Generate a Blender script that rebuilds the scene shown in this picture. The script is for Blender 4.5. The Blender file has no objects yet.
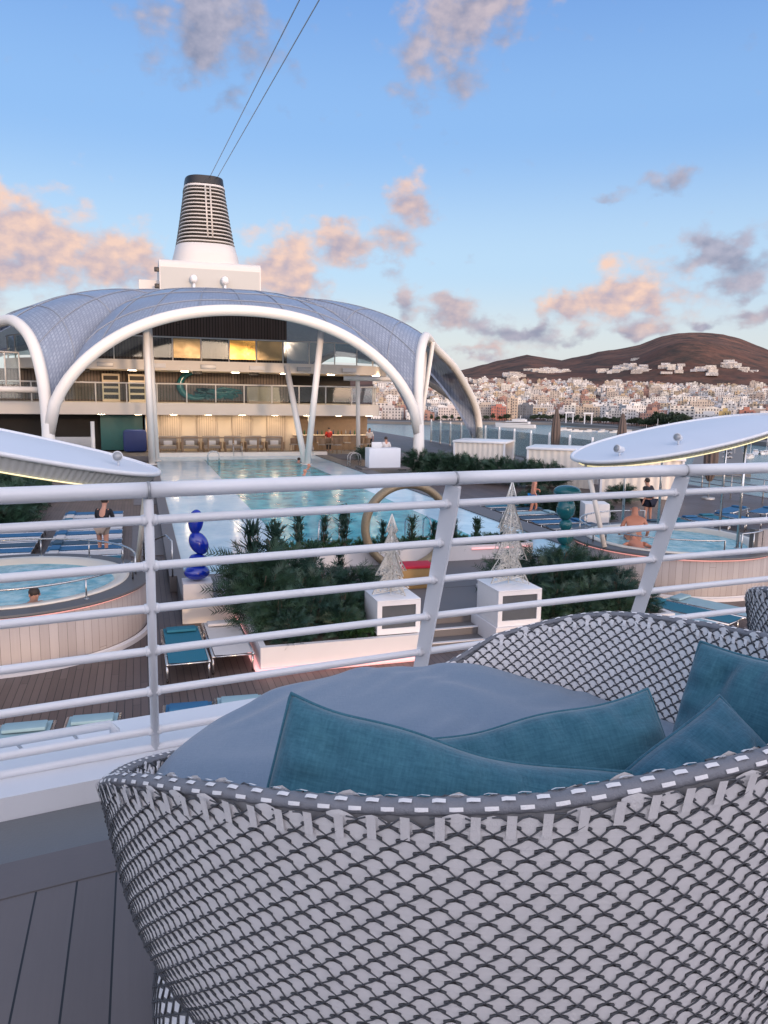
import bpy, bmesh, math, random
from mathutils import Vector, Matrix, noise
from math import sin, cos, pi, radians
R = random.Random(11)
scene = bpy.context.scene
col = scene.collection
EYE = 4.65            # eye height above the pool deck (z = 0)
HD = 3.1              # upper deck level
YAW = radians(17.6)

# ------------------------------------------------------------------ mesh builder
class MB:
    def __init__(s):
        s.v = []; s.f = []
    def add(s, vs, fs):
        o = len(s.v)
        s.v += [tuple(p) for p in vs]
        s.f += [tuple(i + o for i in f) for f in fs]
        return s
    def box(s, c, size, rz=0, M=None):
        hx, hy, hz = size[0]/2, size[1]/2, size[2]/2
        vs = [Vector((x, y, z)) for z in (-hz, hz) for x, y in ((-hx, -hy), (hx, -hy), (hx, hy), (-hx, hy))]
        Mx = M if M is not None else Matrix.Rotation(rz, 3, 'Z')
        c = Vector(c)
        vs = [Mx @ p + c for p in vs]
        return s.add(vs, [(3, 2, 1, 0), (4, 5, 6, 7), (0, 1, 5, 4), (1, 2, 6, 5), (2, 3, 7, 6), (3, 0, 4, 7)])
    def span(s, x0, x1, y0, y1, z0, z1):
        return s.box(((x0+x1)/2, (y0+y1)/2, (z0+z1)/2), (x1-x0, y1-y0, z1-z0))
    def bbox(s, c, size, b=.01, rz=0):      # box with bevelled edges
        bm = bmesh.new(); bmesh.ops.create_cube(bm, size=1)
        for v in bm.verts: v.co = Vector((v.co.x*size[0], v.co.y*size[1], v.co.z*size[2]))
        bmesh.ops.bevel(bm, geom=bm.edges[:], offset=b, segments=2, affect='EDGES', profile=.6)
        M = Matrix.Rotation(rz, 3, 'Z'); c = Vector(c)
        bm.verts.index_update()
        s.add([M @ v.co + c for v in bm.verts], [[v.index for v in f.verts] for f in bm.faces]); bm.free()
        return s
    def tube(s, pts, r, seg=8, closed=False, cap=True, flat=None):
        pts = [Vector(p) for p in pts]; n = len(pts)
        if n < 2: return s
        rs = r if isinstance(r, (list, tuple)) else [r]*n
        T = []
        for i in range(n):
            a = pts[(i-1) % n] if (closed or i > 0) else pts[i]
            b = pts[(i+1) % n] if (closed or i < n-1) else pts[i]
            t = b-a
            T.append(t.normalized() if t.length > 1e-9 else Vector((0, 0, 1)))
        up = Vector((0, 0, 1)) if abs(T[0].z) < .95 else Vector((1, 0, 0))
        U = (up - T[0]*up.dot(T[0])).normalized()
        vs = []
        for i in range(n):
            U = (U - T[i]*U.dot(T[i]))
            U = U.normalized() if U.length > 1e-6 else T[i].orthogonal().normalized()
            W = T[i].cross(U)
            for k in range(seg):
                a = 2*pi*k/seg
                vs.append(pts[i] + (U*cos(a) + W*sin(a)) * rs[i])
        fs = []
        for i in range(n if closed else n-1):
            j = (i+1) % n
            for k in range(seg):
                l = (k+1) % seg
                fs.append((i*seg+k, i*seg+l, j*seg+l, j*seg+k))
        if cap and not closed:
            fs.append(tuple(range(seg))[::-1]); fs.append(tuple((n-1)*seg+k for k in range(seg)))
        return s.add(vs, fs)
    def lathe(s, prof, c=(0, 0, 0), seg=48, a0=0, a1=2*pi, sx=1, sy=1):
        full = abs(a1-a0-2*pi) < 1e-6
        m = seg if full else seg+1
        vs = []
        for i in range(m):
            a = a0+(a1-a0)*i/seg
            for r, z in prof: vs.append((c[0]+r*cos(a)*sx, c[1]+r*sin(a)*sy, c[2]+z))
        k = len(prof); fs = []
        for i in range(seg):
            j = (i+1) % m
            for q in range(k-1): fs.append((i*k+q, j*k+q, j*k+q+1, i*k+q+1))
        return s.add(vs, fs)
    def ell(s, c, rx, ry, rz, M=None, seg=20, rings=12, p=1.0):
        vs = [];  c = Vector(c)
        for i in range(rings+1):
            t = pi*i/rings
            for k in range(seg):
                a = 2*pi*k/seg
                q = Vector((rx*sin(t)*cos(a), ry*sin(t)*sin(a), rz*cos(t)))
                vs.append((M @ q if M is not None else q)+c)
        fs = []
        for i in range(rings):
            for k in range(seg):
                l = (k+1) % seg
                fs.append((i*seg+k, (i+1)*seg+k, (i+1)*seg+l, i*seg+l))
        return s.add(vs, fs)
    def grid(s, fn, nu, nv, cu=False):
        vs = [fn(i/nu, j/nv) for i in range(nu if cu else nu+1) for j in range(nv+1)]
        m = nu if cu else nu+1; fs = []
        for i in range(nu):
            k = (i+1) % m
            for j in range(nv):
                fs.append((i*(nv+1)+j, k*(nv+1)+j, k*(nv+1)+j+1, i*(nv+1)+j+1))
        return s.add(vs, fs)
    def prism(s, poly, z0, z1):
        n = len(poly)
        vs = [(x, y, z0) for x, y in poly] + [(x, y, z1) for x, y in poly]
        fs = [tuple(range(n))[::-1], tuple(range(n, 2*n))] + [(i, (i+1) % n, n+(i+1) % n, n+i) for i in range(n)]
        return s.add(vs, fs)
    def build(s, name, m, parent=None, smooth=False, fix=True):
        me = bpy.data.meshes.new(name)
        me.from_pydata(s.v, [], s.f); me.update()
        if fix:
            bm = bmesh.new(); bm.from_mesh(me)
            if len(bm.verts) < 60000: bmesh.ops.remove_doubles(bm, verts=bm.verts[:], dist=1e-5)
            bmesh.ops.recalc_face_normals(bm, faces=bm.faces[:])
            bm.to_mesh(me); bm.free()
        if smooth:
            me.polygons.foreach_set('use_smooth', [True]*len(me.polygons))
            if smooth == 'auto':
                try: me.set_sharp_from_angle(angle=radians(38))
                except Exception: pass
        me.materials.append(m)
        o = bpy.data.objects.new(name, me); col.objects.link(o)
        if parent is not None: o.parent = parent
        return o

def tag(o, label=None, cat=None, group=None, kind=None):
    if label: o['label'] = label
    if cat: o['category'] = cat
    if group: o['group'] = group
    if kind: o['kind'] = kind
    return o
def T(name, label, cat, loc=(0, 0, 0), rz=0, group=None):
    o = bpy.data.objects.new(name, None); col.objects.link(o)
    o.location = loc; o.rotation_euler = (0, 0, rz); o.empty_display_size = .1
    return tag(o, label, cat, group)
def S(name, mb, m, smooth=False):
    o = mb.build(name, m, None, smooth); o['kind'] = 'structure'; return o
def copy_tree(o, parent=None):
    c = o.copy(); col.objects.link(c)
    if parent is not None: c.parent = parent
    for ch in list(o.children): copy_tree(ch, c)
    return c

# ------------------------------------------------------------------ materials
def newmat(name):
    m = bpy.data.materials.new(name); m.use_nodes = True
    nt = m.node_tree; b = nt.nodes['Principled BSDF']
    return m, nt, b
def nd(nt, typ, **kw):
    n = nt.nodes.new(typ)
    for k, v in kw.items(): setattr(n, k, v)
    return n
def mth(nt, op, a, b=None, c=None):
    n = nt.nodes.new('ShaderNodeMath'); n.operation = op
    for i, x in enumerate((a, b, c)):
        if x is None: continue
        if isinstance(x, (int, float)): n.inputs[i].default_value = x
        else: nt.links.new(x, n.inputs[i])
    return n.outputs[0]
def mixc(nt, fac, a, b, blend='MIX'):
    n = nt.nodes.new('ShaderNodeMix'); n.data_type = 'RGBA'; n.blend_type = blend
    for sock, x in ((n.inputs[0], fac), (n.inputs[6], a), (n.inputs[7], b)):
        if isinstance(x, (int, float)): sock.default_value = x
        elif isinstance(x, (tuple, list)): sock.default_value = (*x[:3], 1)
        else: nt.links.new(x, sock)
    return n.outputs[2]
def noise_tex(nt, scale, detail=4, rough=.55, vec=None):
    n = nt.nodes.new('ShaderNodeTexNoise')
    n.inputs['Scale'].default_value = scale; n.inputs['Detail'].default_value = detail; n.inputs['Roughness'].default_value = rough
    if vec is not None: nt.links.new(vec, n.inputs['Vector'])
    return n.outputs['Fac']
def coords(nt, which='Object'):
    return nt.nodes.new('ShaderNodeTexCoord').outputs[which]
def mat(name, c, rough=.5, metal=0, var=.12, nscale=3, bump=0, bscale=60, spec=None, alt=None):
    m, nt, b = newmat(name)
    co = coords(nt)
    f = noise_tex(nt, nscale, 5, .6, co)
    f2 = mth(nt, 'MULTIPLY', mth(nt, 'SUBTRACT', f, .5), var*2.2)
    f3 = mth(nt, 'ADD', f2, 1.0)
    if alt: base = mixc(nt, f, c, alt)
    else: base = c
    cm = nt.nodes.new('ShaderNodeVectorMath'); cm.operation = 'SCALE'
    if isinstance(base, tuple): cm.inputs[0].default_value = base[:3]
    else: nt.links.new(base, cm.inputs[0])
    nt.links.new(f3, cm.inputs['Scale'])
    nt.links.new(cm.outputs[0], b.inputs['Base Color'])
    rr = mth(nt, 'ADD', mth(nt, 'MULTIPLY', f2, .6), rough)
    nt.links.new(rr, b.inputs['Roughness'])
    b.inputs['Metallic'].default_value = metal
    if spec is not None: b.inputs['Specular IOR Level'].default_value = spec
    if bump:
        bp = nt.nodes.new('ShaderNodeBump'); bp.inputs['Strength'].default_value = bump; bp.inputs['Distance'].default_value = .01
        nt.links.new(noise_tex(nt, bscale, 4, .6, co), bp.inputs['Height']); nt.links.new(bp.outputs[0], b.inputs['Normal'])
    return m
def emit(name, c, st, base=(.8, .8, .8)):
    m, nt, b = newmat(name)
    b.inputs['Base Color'].default_value = (*base, 1)
    b.inputs['Emission Color'].default_value = (*c, 1); b.inputs['Emission Strength'].default_value = st
    return m
def glassmat(name, tint=(.90, .96, .96), mixf=.75, rough=.05):
    m, nt, b = newmat(name)
    tr = nd(nt, 'ShaderNodeBsdfTransparent'); tr.inputs[0].default_value = (*tint, 1)
    gl = nd(nt, 'ShaderNodeBsdfGlossy'); gl.inputs['Color'].default_value = (.95, .97, 1, 1); gl.inputs['Roughness'].default_value = rough
    fr = nd(nt, 'ShaderNodeFresnel'); fr.inputs[0].default_value = 1.5
    fac = mth(nt, 'MINIMUM', mth(nt, 'ADD', mth(nt, 'MULTIPLY', fr.outputs[0], .8), .015), 1.0)
    mx = nd(nt, 'ShaderNodeMixShader')
    nt.links.new(fac, mx.inputs[0]); nt.links.new(tr.outputs[0], mx.inputs[1]); nt.links.new(gl.outputs[0], mx.inputs[2])
    nt.links.new(mx.outputs[0], nt.nodes['Material Output'].inputs[0])
    return m
def plankmat(name, c, c2, w, L, axis='X', seam=.06, rough=.55, seamc=(.012, .012, .014), grain=1.0, spread=.25, space='Object'):
    """boards running along the other axis: seams, butt joints, a tone per board and fine grain"""
    m, nt, b = newmat(name)
    sep = nd(nt, 'ShaderNodeSeparateXYZ'); co = coords(nt, space); nt.links.new(co, sep.inputs[0])
    if axis == 'X': u, v = sep.outputs[0], sep.outputs[1]
    elif axis == 'Y': u, v = sep.outputs[1], sep.outputs[0]
    elif axis == 'XZ': u, v = sep.outputs[0], sep.outputs[2]
    elif axis == 'A':                        # round a cylinder, boards upright
        u = mth(nt, 'MULTIPLY', mth(nt, 'ARCTAN2', sep.outputs[1], sep.outputs[0]), 2.5); v = sep.outputs[2]
    us = mth(nt, 'DIVIDE', u, w); idx = mth(nt, 'FLOOR', us); fu = mth(nt, 'FRACT', us)
    wn = nd(nt, 'ShaderNodeTexWhiteNoise', noise_dimensions='1D'); nt.links.new(idx, wn.inputs['W'])
    vs = mth(nt, 'ADD', mth(nt, 'DIVIDE', v, L), mth(nt, 'MULTIPLY', wn.outputs['Value'], 7.31))
    fv = mth(nt, 'FRACT', vs); iv = mth(nt, 'FLOOR', vs)
    wn2 = nd(nt, 'ShaderNodeTexWhiteNoise', noise_dimensions='2D')
    cb = nd(nt, 'ShaderNodeCombineXYZ'); nt.links.new(idx, cb.inputs[0]); nt.links.new(iv, cb.inputs[1]); nt.links.new(cb.outputs[0], wn2.inputs['Vector'])
    s1 = mth(nt, 'LESS_THAN', mth(nt, 'ABSOLUTE', mth(nt, 'SUBTRACT', fu, .5)), .5-seam/2)
    s2 = mth(nt, 'GREATER_THAN', fv, seam*w/L)
    body = mth(nt, 'MULTIPLY', s1, s2)
    mp = nd(nt, 'ShaderNodeMapping'); nt.links.new(co, mp.inputs[0])
    g = {'X': (60, 2.2, 1), 'Y': (2.2, 60, 1), 'XZ': (60, 1, 2.2), 'A': (30, 30, 2)}[axis]
    mp.inputs['Scale'].default_value = g
    gr = noise_tex(nt, 1.0, 5, .65, mp.outputs[0])
    big = noise_tex(nt, .7, 4, .6, co)
    tone = mth(nt, 'ADD', mth(nt, 'MULTIPLY', wn2.outputs['Value'], .55), mth(nt, 'MULTIPLY', gr, .45))
    cc = mixc(nt, tone, c, c2)
    sc = nd(nt, 'ShaderNodeVectorMath', operation='SCALE'); nt.links.new(cc, sc.inputs[0])
    nt.links.new(mth(nt, 'ADD', 1-spread/2, mth(nt, 'MULTIPLY', big, spread)), sc.inputs['Scale'])
    fin = mixc(nt, body, seamc, sc.outputs[0])
    nt.links.new(fin, b.inputs['Base Color'])
    nt.links.new(mth(nt, 'ADD', rough-.12, mth(nt, 'MULTIPLY', big, .25)), b.inputs['Roughness'])
    bp = nd(nt, 'ShaderNodeBump'); bp.inputs['Strength'].default_value = .5*grain; bp.inputs['Distance'].default_value = .004
    nt.links.new(mth(nt, 'ADD', body, mth(nt, 'MULTIPLY', gr, .25)), bp.inputs['Height']); nt.links.new(bp.outputs[0], b.inputs['Normal'])
    return m
def fabric(name, c, c2, scale=900, rough=.85, streak=True):
    m, nt, b = newmat(name)
    co = coords(nt)
    mp = nd(nt, 'ShaderNodeMapping'); mp.inputs['Scale'].default_value = (scale*.05, scale*.5, scale*.25); nt.links.new(co, mp.inputs[0])
    mp2 = nd(nt, 'ShaderNodeMapping'); mp2.inputs['Scale'].default_value = (scale*.5, scale*.05, scale*.25); nt.links.new(co, mp2.inputs[0])
    n1 = noise_tex(nt, 1, 3, .6, mp.outputs[0]); n2 = noise_tex(nt, 1, 3, .6, mp2.outputs[0])
    n3 = noise_tex(nt, 4, 4, .6, co)
    f = mth(nt, 'ADD', mth(nt, 'MULTIPLY', n1, .5), mth(nt, 'MULTIPLY', n2, .5))
    f = mth(nt, 'MULTIPLY_ADD', mth(nt, 'SUBTRACT', f, .5), 2.4, .5)
    f = mth(nt, 'ADD', mth(nt, 'MULTIPLY', f, .88), mth(nt, 'MULTIPLY', n3, .12))
    nt.links.new(mixc(nt, f, c, c2), b.inputs['Base Color'])
    b.inputs['Roughness'].default_value = rough; b.inputs['Specular IOR Level'].default_value = .2
    b.inputs['Sheen Weight'].default_value = .25; b.inputs['Sheen Roughness'].default_value = .5
    bp = nd(nt, 'ShaderNodeBump'); bp.inputs['Strength'].default_value = .35; bp.inputs['Distance'].default_value = .003
    nt.links.new(f, bp.inputs['Height']); nt.links.new(bp.outputs[0], b.inputs['Normal'])
    return m

M = {}
M['white'] = mat('white_paint', (.74, .75, .77), .34, 0, .07, 2.2, .06, 25)
M['white2'] = mat('white_panel', (.72, .71, .70), .5, 0, .08, .8)
M['cream'] = mat('cream_cladding', (.74, .68, .60), .55, 0, .08, .8)
M['steel'] = mat('brushed_steel', (.55, .55, .55), .28, 1, .1, 8)
M['galv'] = mat('grey_metal', (.38, .39, .40), .45, .4, .1, 4)
M['dark'] = mat('dark_plastic', (.025, .026, .03), .5, 0, .2, 8)
M['black'] = mat('black_metal', (.012, .012, .013), .45)
M['grey_floor'] = mat('grey_waterway', (.15, .16, .17), .45, 0, .15, 2.5, .15, 120)
M['stepgrey'] = mat('grey_step', (.13, .125, .13), .6, 0, .12, 1.5, .1, 80)
M['deckU'] = plankmat('upper_planks', (.125, .106, .104), (.185, .16, .156), .118, 1.7, 'X', .05, .5, spread=.55)
M['edgeplank'] = mat('edge_board', (.14, .123, .124), .5, 0, .12, 6, .1, 40)
M['deckL'] = plankmat('lower_planks', (.075, .055, .05), (.14, .105, .095), .115, 2.6, 'X', .09, .5)
M['teal'] = fabric('teal_linen', (.020, .088, .132), (.060, .185, .245), 420)
M['teal2'] = fabric('teal_linen_dark', (.018, .078, .125), (.052, .165, .235), 460)
M['cushion'] = fabric('blue_grey_canvas', (.14, .205, .285), (.19, .26, .345), 700)
M['strap'] = mat('white_strap', (.82, .80, .79), .55, 0, .07, 14, .25, 500)
M['strap_shade'] = mat('strap_gap_shade', (.26, .26, .265), .8, 0, .2, 20)  # grey backing, its colour stands for the shadow in the weave gaps
M['cord'] = mat('dark_cord', (.075, .08, .09), .6, 0, .3, 30, .2, 300)
M['rimgrey'] = mat('rim_grey_strap', (.20, .205, .225), .6, 0, .2, 18, .3, 300)
# ================================================================== FOREGROUND: upper deck
def L2W(lat, fwd, z=0):
    return Vector((lat*cos(YAW)+fwd*sin(YAW), -lat*sin(YAW)+fwd*cos(YAW), z))
def edgeY(x):                                    # inner edge of the white coaming, a shallow bow
    return 2.975+.155*x-.014*x*x
def strip(mb, off0, off1, z0, z1, x0=-4.5, x1=7, n=46):
    for i in range(n):
        a = x0+(x1-x0)*i/n; b = x0+(x1-x0)*(i+1)/n
        ya, yb = edgeY(a), edgeY(b)
        vs = [(a, ya+off0, z0), (b, yb+off0, z0), (b, yb+off1, z0), (a, ya+off1, z0),
              (a, ya+off0, z1), (b, yb+off0, z1), (b, yb+off1, z1), (a, ya+off1, z1)]
        mb.add(vs, [(3, 2, 1, 0), (4, 5, 6, 7), (0, 1, 5, 4), (2, 3, 7, 6)])
    return mb
mb = MB()
n = 46
for i in range(n):
    a = -4.5+11.5*i/n; b = -4.5+11.5*(i+1)/n
    mb.add([(a, -13.9, HD), (b, -13.9, HD), (b, edgeY(b)-.5, HD), (a, edgeY(a)-.5, HD)], [(0, 1, 2, 3)])
S('upper_deck', mb, M['deckU'])
S('upper_deck_border', strip(MB(), -.497, -.30, HD-.03, HD+.003), M['edgeplank'])
S('upper_deck_waterway', strip(MB(), -.296, -.003, HD-.03, HD-.004), M['grey_floor'])
tag(strip(MB(), 0, .36, HD-.3, HD+.085).build('deck_coaming', M['white']), 'low white painted coaming kerb along the foot of the upper deck railing', 'coaming')
# white overhang outside the railing
ov = T('deck_overhang', 'white roof ledge with a raised outer lip just outside the railing', 'ledge')
strip(MB(), .364, 1.3, HD-.42, HD-.36).build('ledge_floor', M['white'], ov)
strip(MB(), 1.3, 1.48, HD-.5, HD-.31).build('outer_lip', M['white'], ov)
MB().bbox((-.02, edgeY(-.02)+.80, HD-.28), (.15, .5, .16), .02, radians(8)).build('ledge_housing', M['white'], ov)
lt = T('downlight_rail', 'white conduit rail with hanging downlights under the railing on the left', 'light rail')
pts = [(x, edgeY(x)+.52, HD+.075) for x in (-4, -3, -2, -1.2, -.6, -.17)] + [(-.15, edgeY(-.15)+.52, HD+.05), (-.15, edgeY(-.15)+.52, HD-.3)]
MB().tube(pts, .022, 8).build('conduit', M['white'], lt, True)
for k in range(7):
    x = -.32-.22*k
    lm = MB().tube([(x, edgeY(x)+.52, HD+.06), (x+.02, edgeY(x)+.60, HD-.02)], .007, 6).tube([(x+.02, edgeY(x)+.60, HD-.02), (x+.02, edgeY(x)+.61, HD-.055)], .02, 10)
    lm.build('downlight', M['white'], lt, True)

# railing: leans inward, seven rails and a fat top rail, flat posts
def railpt(x, s):                                 # s = 0 top rail axis .. 1 foot
    y0 = 2.707+.162*x-.013*x*x; y1 = 3.10+.150*x-.011*x*x
    return Vector((x, y0+(y1-y0)*s, 4.32-1.02*s))
rl = T('deck_railing', 'white painted pipe railing leaning inward along the upper deck edge', 'railing', (0, 0, 0))
XS = [-3.2+.16*i for i in range(64)]
postx = [-2.2, -1.1, .02, 1.215, 2.445, 3.7, 4.95]
cuts = [-3.3]+postx+[6.2]
for i in range(len(cuts)-1):
    a, b = cuts[i]+.004, cuts[i+1]-.004
    pp = [railpt(a+(b-a)*k/6, 0) for k in range(7)]
    MB().tube(pp, .0275, 20).build('top_rail', M['white'], rl, True)
for x in postx:
    d = (railpt(x+.01, 0)-railpt(x-.01, 0)).normalized()
    c = railpt(x, 0)
    MB().tube([c-d*.0042, c+d*.0042], .029, 20).build('rail_joint', M['galv'], rl, True)
for s in (.108, .282, .454, .636, .822, 1.014, 1.10):
    MB().tube([railpt(x, s) for x in XS], .0165, 12).build('rail', M['white'], rl, True)
for x in postx:
    for s_ in (.108, .282, .454, .636, .822, 1.014):
        p = railpt(x, s_); d = (railpt(x+.01, s_)-railpt(x-.01, s_)).normalized(); hw = .022 if x > .5 else .017
        for e in (-1, 1): MB().tube([p+d*e*hw*.7, p+d*e*(hw+.007), p+d*e*(hw+.010)], [.0215, .0195, .0168], 12).build('weld_collar', M['white'], rl, True)
    a = railpt(x, .028); b = railpt(x, 1.16)
    wide = x > .5
    w, t = (.034, .014) if wide else (.017, .014)
    ax = (railpt(x+.01, 0)-railpt(x-.01, 0)).normalized(); up = (a-b).normalized(); nn = ax.cross(up)
    bm_ = MB()
    # flat bar; the wide ones are tapered gusset plates turned across the railing
    if wide:
        ax2 = (nn*.8+ax*.6).normalized(); n2 = ax2.cross(up)
        prof = [(0, .030), (.05, .034), (.12, .036), (.5, .0325), (1, .030)]
        vs = []
        for q, hw in prof:
            p = a+(b-a)*q
            vs += [p-ax2*hw-n2*.011, p+ax2*hw-n2*.011, p+ax2*hw+n2*.011, p-ax2*hw+n2*.011]
        fs = [(0, 1, 2, 3), tuple(range(4*len(prof)-4, 4*len(prof)))]
        for i in range(len(prof)-1):
            for k in range(4):
                l = (k+1) % 4
                fs.append((i*4+k, i*4+l, i*4+4+l, i*4+4+k))
        bm_.add(vs, fs)
    else:
        bm_.tube([a, b], .0172, 14)
    bm_.build('post', M['white'], rl, not wide)
    MB().tube([b, b+Vector((0, 0, -.09))], .035, 12).build('post_foot', M['white'], rl, True)

# ------------------------------------------------------------------ woven daybed
RIM = [(-20, .95), (15, .875), (31, .84), (54, .79), (77, .665), (90, .54), (110, .47), (140, .445), (158, .47), (180, .575), (201, .695), (222, .85), (240, .935), (270, .998), (285, 1.036), (300, 1.05), (325, 1.035)]
def rim_h(phi):                                  # periodic Catmull-Rom of the rim height, phi in degrees
    phi = (phi+20) % 360-20
    P = RIM; n = len(P)
    for i in range(n):
        x1, y1 = P[i]; x2, y2 = P[(i+1) % n]
        if i == n-1: x2 += 360
        if x1 <= phi <= x2:
            x0, y0 = P[i-1]; x3, y3 = P[(i+2) % n]
            t = (phi-x1)/(x2-x1)
            return .5*((2*y1)+(-y0+y2)*t+(2*y0-5*y1+4*y2-y3)*t*t+(-y0+3*y1-3*y2+y3)*t**3)
    return .8
ZB = .12
def prof_r(h):
    q = max(0.0, (h-ZB)/.90)
    return .50+.31*(1-max(0, 1-q)**8)+.135*q
PT = [(0.0, prof_r(ZB), ZB)]                     # arc length, radius, height up the wall
for k_ in range(1, 401):
    h_ = ZB+1.05*(k_/400)**1.6
    PT.append((PT[-1][0]+math.hypot(prof_r(h_)-PT[-1][1], h_-PT[-1][2]), prof_r(h_), h_))
import bisect
PS = [p[0] for p in PT]; PH = [p[2] for p in PT]
def v_at_h(h):
    i_ = max(1, min(len(PH)-1, bisect.bisect(PH, h))); a, b = PT[i_-1], PT[i_]
    return a[0]+(b[0]-a[0])*(h-a[2])/(b[2]-a[2])
def bowl(phi, v, off=0.0):
    """wall of the bowl; phi rad, v metres along the wall from its bottom edge, off along the normal"""
    i_ = max(1, min(len(PS)-1, bisect.bisect(PS, max(0, v)))); a, b = PT[i_-1], PT[i_]
    t = (v-a[0])/(b[0]-a[0]); dr, dh = b[1]-a[1], b[2]-a[2]; L = math.hypot(dr, dh)
    r = a[1]+dr*t+off*dh/L; h = a[2]+dh*t-off*dr/L
    return Vector((r*cos(phi), r*sin(phi), h))
def basket_meshes():
    NC = 124; DV = .0370
    def vmax(phi): return v_at_h(rim_h(math.degrees(phi)))
    out = {}
    # backing shell, outer and inner skins
    sh = MB()
    for off in (-.0065, -.034):
        sh.grid(lambda a, b, o=off: bowl(2*pi*a, b*(vmax(2*pi*a)-.004), o), 248, 44, True)
    out['shell'] = sh
    wv = MB(); cd = MB()   # straps and crossing cords
    nrow = 34
    for side, off in ((1, 0.0), (-1, -.040)):
        for j in range(nrow*2):
            vc = (j*.5+.2)*DV
            for i in range(NC):
                ph = 2*pi*(i+(0 if j % 2 else .5))/NC
                vm = vmax(ph)
                if vc > vm-.002: continue
                if side < 0 and vc < .45: continue
                dphi = 2*pi/NC*.5
                # bulged flat strap seen in each diamond
                vs = []
                for (u, w, d) in ((-.90, -.10, .000), (-.90, .12, .000), (-.50, -.20, .0012), (-.50, .44, .0012), (0, -.24, .0018), (0, .66, .0022), (.50, -.20, .0012), (.50, .44, .0012), (.90, -.10, .000), (.90, .12, .000)):
                    vs.append(bowl(ph+u*dphi, vc+w*DV*.5, off+side*(d+.0005)))
                wv.add(vs, [(0, 2, 3, 1), (2, 4, 5, 3), (4, 6, 7, 5), (6, 8, 9, 7)])
                # upright strap below it
                vs = [bowl(ph+u*dphi, vc+w*DV*.5, off+side*.0014) for w in (-1.1, -.18) for u in (-.42, .42)]
                wv.add(vs, [(0, 1, 3, 2)])
                # short dark cord ends hooked under the strap
                for sg in (-1, 1):
                    p0 = bowl(ph+sg*.78*dphi, vc-.10*DV, off+side*.003); p1 = bowl(ph+sg*.42*dphi, vc-.165*DV, off+side*.0032)
                    cd.tube([p0, p1], .0016, 4, cap=False)
        for fam in (1, -1):
            for i in range(NC):
                pts = []; u0 = i+.5+.2*0
                nst = nrow*2
                for j in range(nst*2+1):
                    vv = j*.25*DV
                    ph = 2*pi*(u0+fam*(vv/DV+.3))/NC
                    if vv > vmax(ph)-.001:
                        pts.append(bowl(ph, vmax(ph)-.002, off+side*.003)); break
                    if side < 0 and vv < .44: continue
                    wob = .0008*sin(j*pi)
                    pts.append(bowl(ph, vv, off+side*(.0042 if fam > 0 else .0026)+side*.0012*(1 if (j//2+i) % 2 else -1)))
                if len(pts) > 2: cd.tube(pts, 0.00128 if side > 0 else .0020, 5, cap=False)
    out['weave'] = wv; out['cord'] = cd
    # rolled rim of grey strap with two rows of white stitches
    rm = MB(); st = MB(); N = 744
    def rimpt(a, d, rr=0):
        ph = 2*pi*a
        c = bowl(ph, vmax(ph), -.020)
        t = (bowl(ph+.01, vmax(ph+.01), -.02)-c).normalized()
        o = Vector((cos(ph), sin(ph), 0)); o = (o-t*o.dot(t)).normalized(); u = t.cross(o)
        if u.z < 0: u = -u
        return c+o*(cos(d)*(.0165+rr))+u*(sin(d)*(.0105+rr))
    def rmf(a, b): return rimpt(a, 2*pi*b, .0011*abs(sin(a*pi*NC*2)))
    rm.grid(rmf, N, 12, True)
    for k in range(NC):
        for rown, (d0, d1), ph in ((0, (radians(10), radians(32)), 0), (1, (radians(58), radians(80)), .5), (2, (radians(108), radians(128)), 0)):
            a0 = (k+ph+.26)/NC; a1 = (k+ph+.66)/NC
            vs = [rimpt(a, d, .0026+.0014*(1 if 0 < q < 2 else 0)) for q, a in enumerate((a0, (a0*2+a1)/3, a1)) for d in (d0, (d0+d1)/2, d1)]
            st.add(vs, [(0, 3, 4, 1), (1, 4, 5, 2), (3, 6, 7, 4), (4, 7, 8, 5)])
        # white tongues running from the rim down the outside
        if True:
            ph = 2*pi*(k+1.0)/NC; dp = 2*pi/NC*.14; vm = vmax(ph)
            for side, off in ((1, 0.001), (-1, -.041)):
                vs = [bowl(ph+u*dp, vm+w, off+side*d) for w, d in (((.004, .008) if side > 0 else (-.016, .005)), (-.018, .006), (-.036, .005)) for u in (-1, 1)]
                st.add(vs, [(0, 1, 3, 2), (2, 3, 5, 4)])
    out['rim'] = rm; wv.add(st.v, st.f)      # the strap ends turn over the rim
    # drum base, woven too
    bs = MB(); bw = MB(); bc = MB()
    RB = .80
    BP = [(RB-.015, .002), (RB, .03), (RB, .09), (RB-.012, .14), (RB-.045, .185), (RB-.10, .215), (RB-.19, .235)]
    BS = [0]
    for a, b in zip(BP, BP[1:]): BS.append(BS[-1]+math.hypot(b[0]-a[0], b[1]-a[1]))
    def bpt(ph, v, off=0.0):
        i_ = max(1, min(len(BS)-1, bisect.bisect(BS, v))); a, b = BP[i_-1], BP[i_]; t = (v-BS[i_-1])/(BS[i_]-BS[i_-1])
        dr, dh = b[0]-a[0], b[1]-a[1]; L = math.hypot(dr, dh)
        r, h = a[0]+dr*t+off*dh/L, a[1]+dh*t-off*dr/L
        return Vector((r*cos(ph), r*sin(ph), h))
    bs.grid(lambda a, b: bpt(2*pi*a, b*BS[-1], -.004), 140, 24, True)
    NB = 104; dz = .040
    for j in range(int(BS[-1]/dz*2)):
        v = (j*.5+.2)*dz
        for i in range(NB):
            ph = 2*pi*(i+(0 if j % 2 else .5))/NB; dp = pi/NB
            vs = [bpt(ph+u*dp, v+w*dz*.5, d) for u, w, d in ((-.86, 0, 0), (0, -.44, .0015), (0, .6, .002), (.86, 0, 0))]
            bw.add(vs, [(0, 1, 2), (1, 3, 2)])
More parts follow.
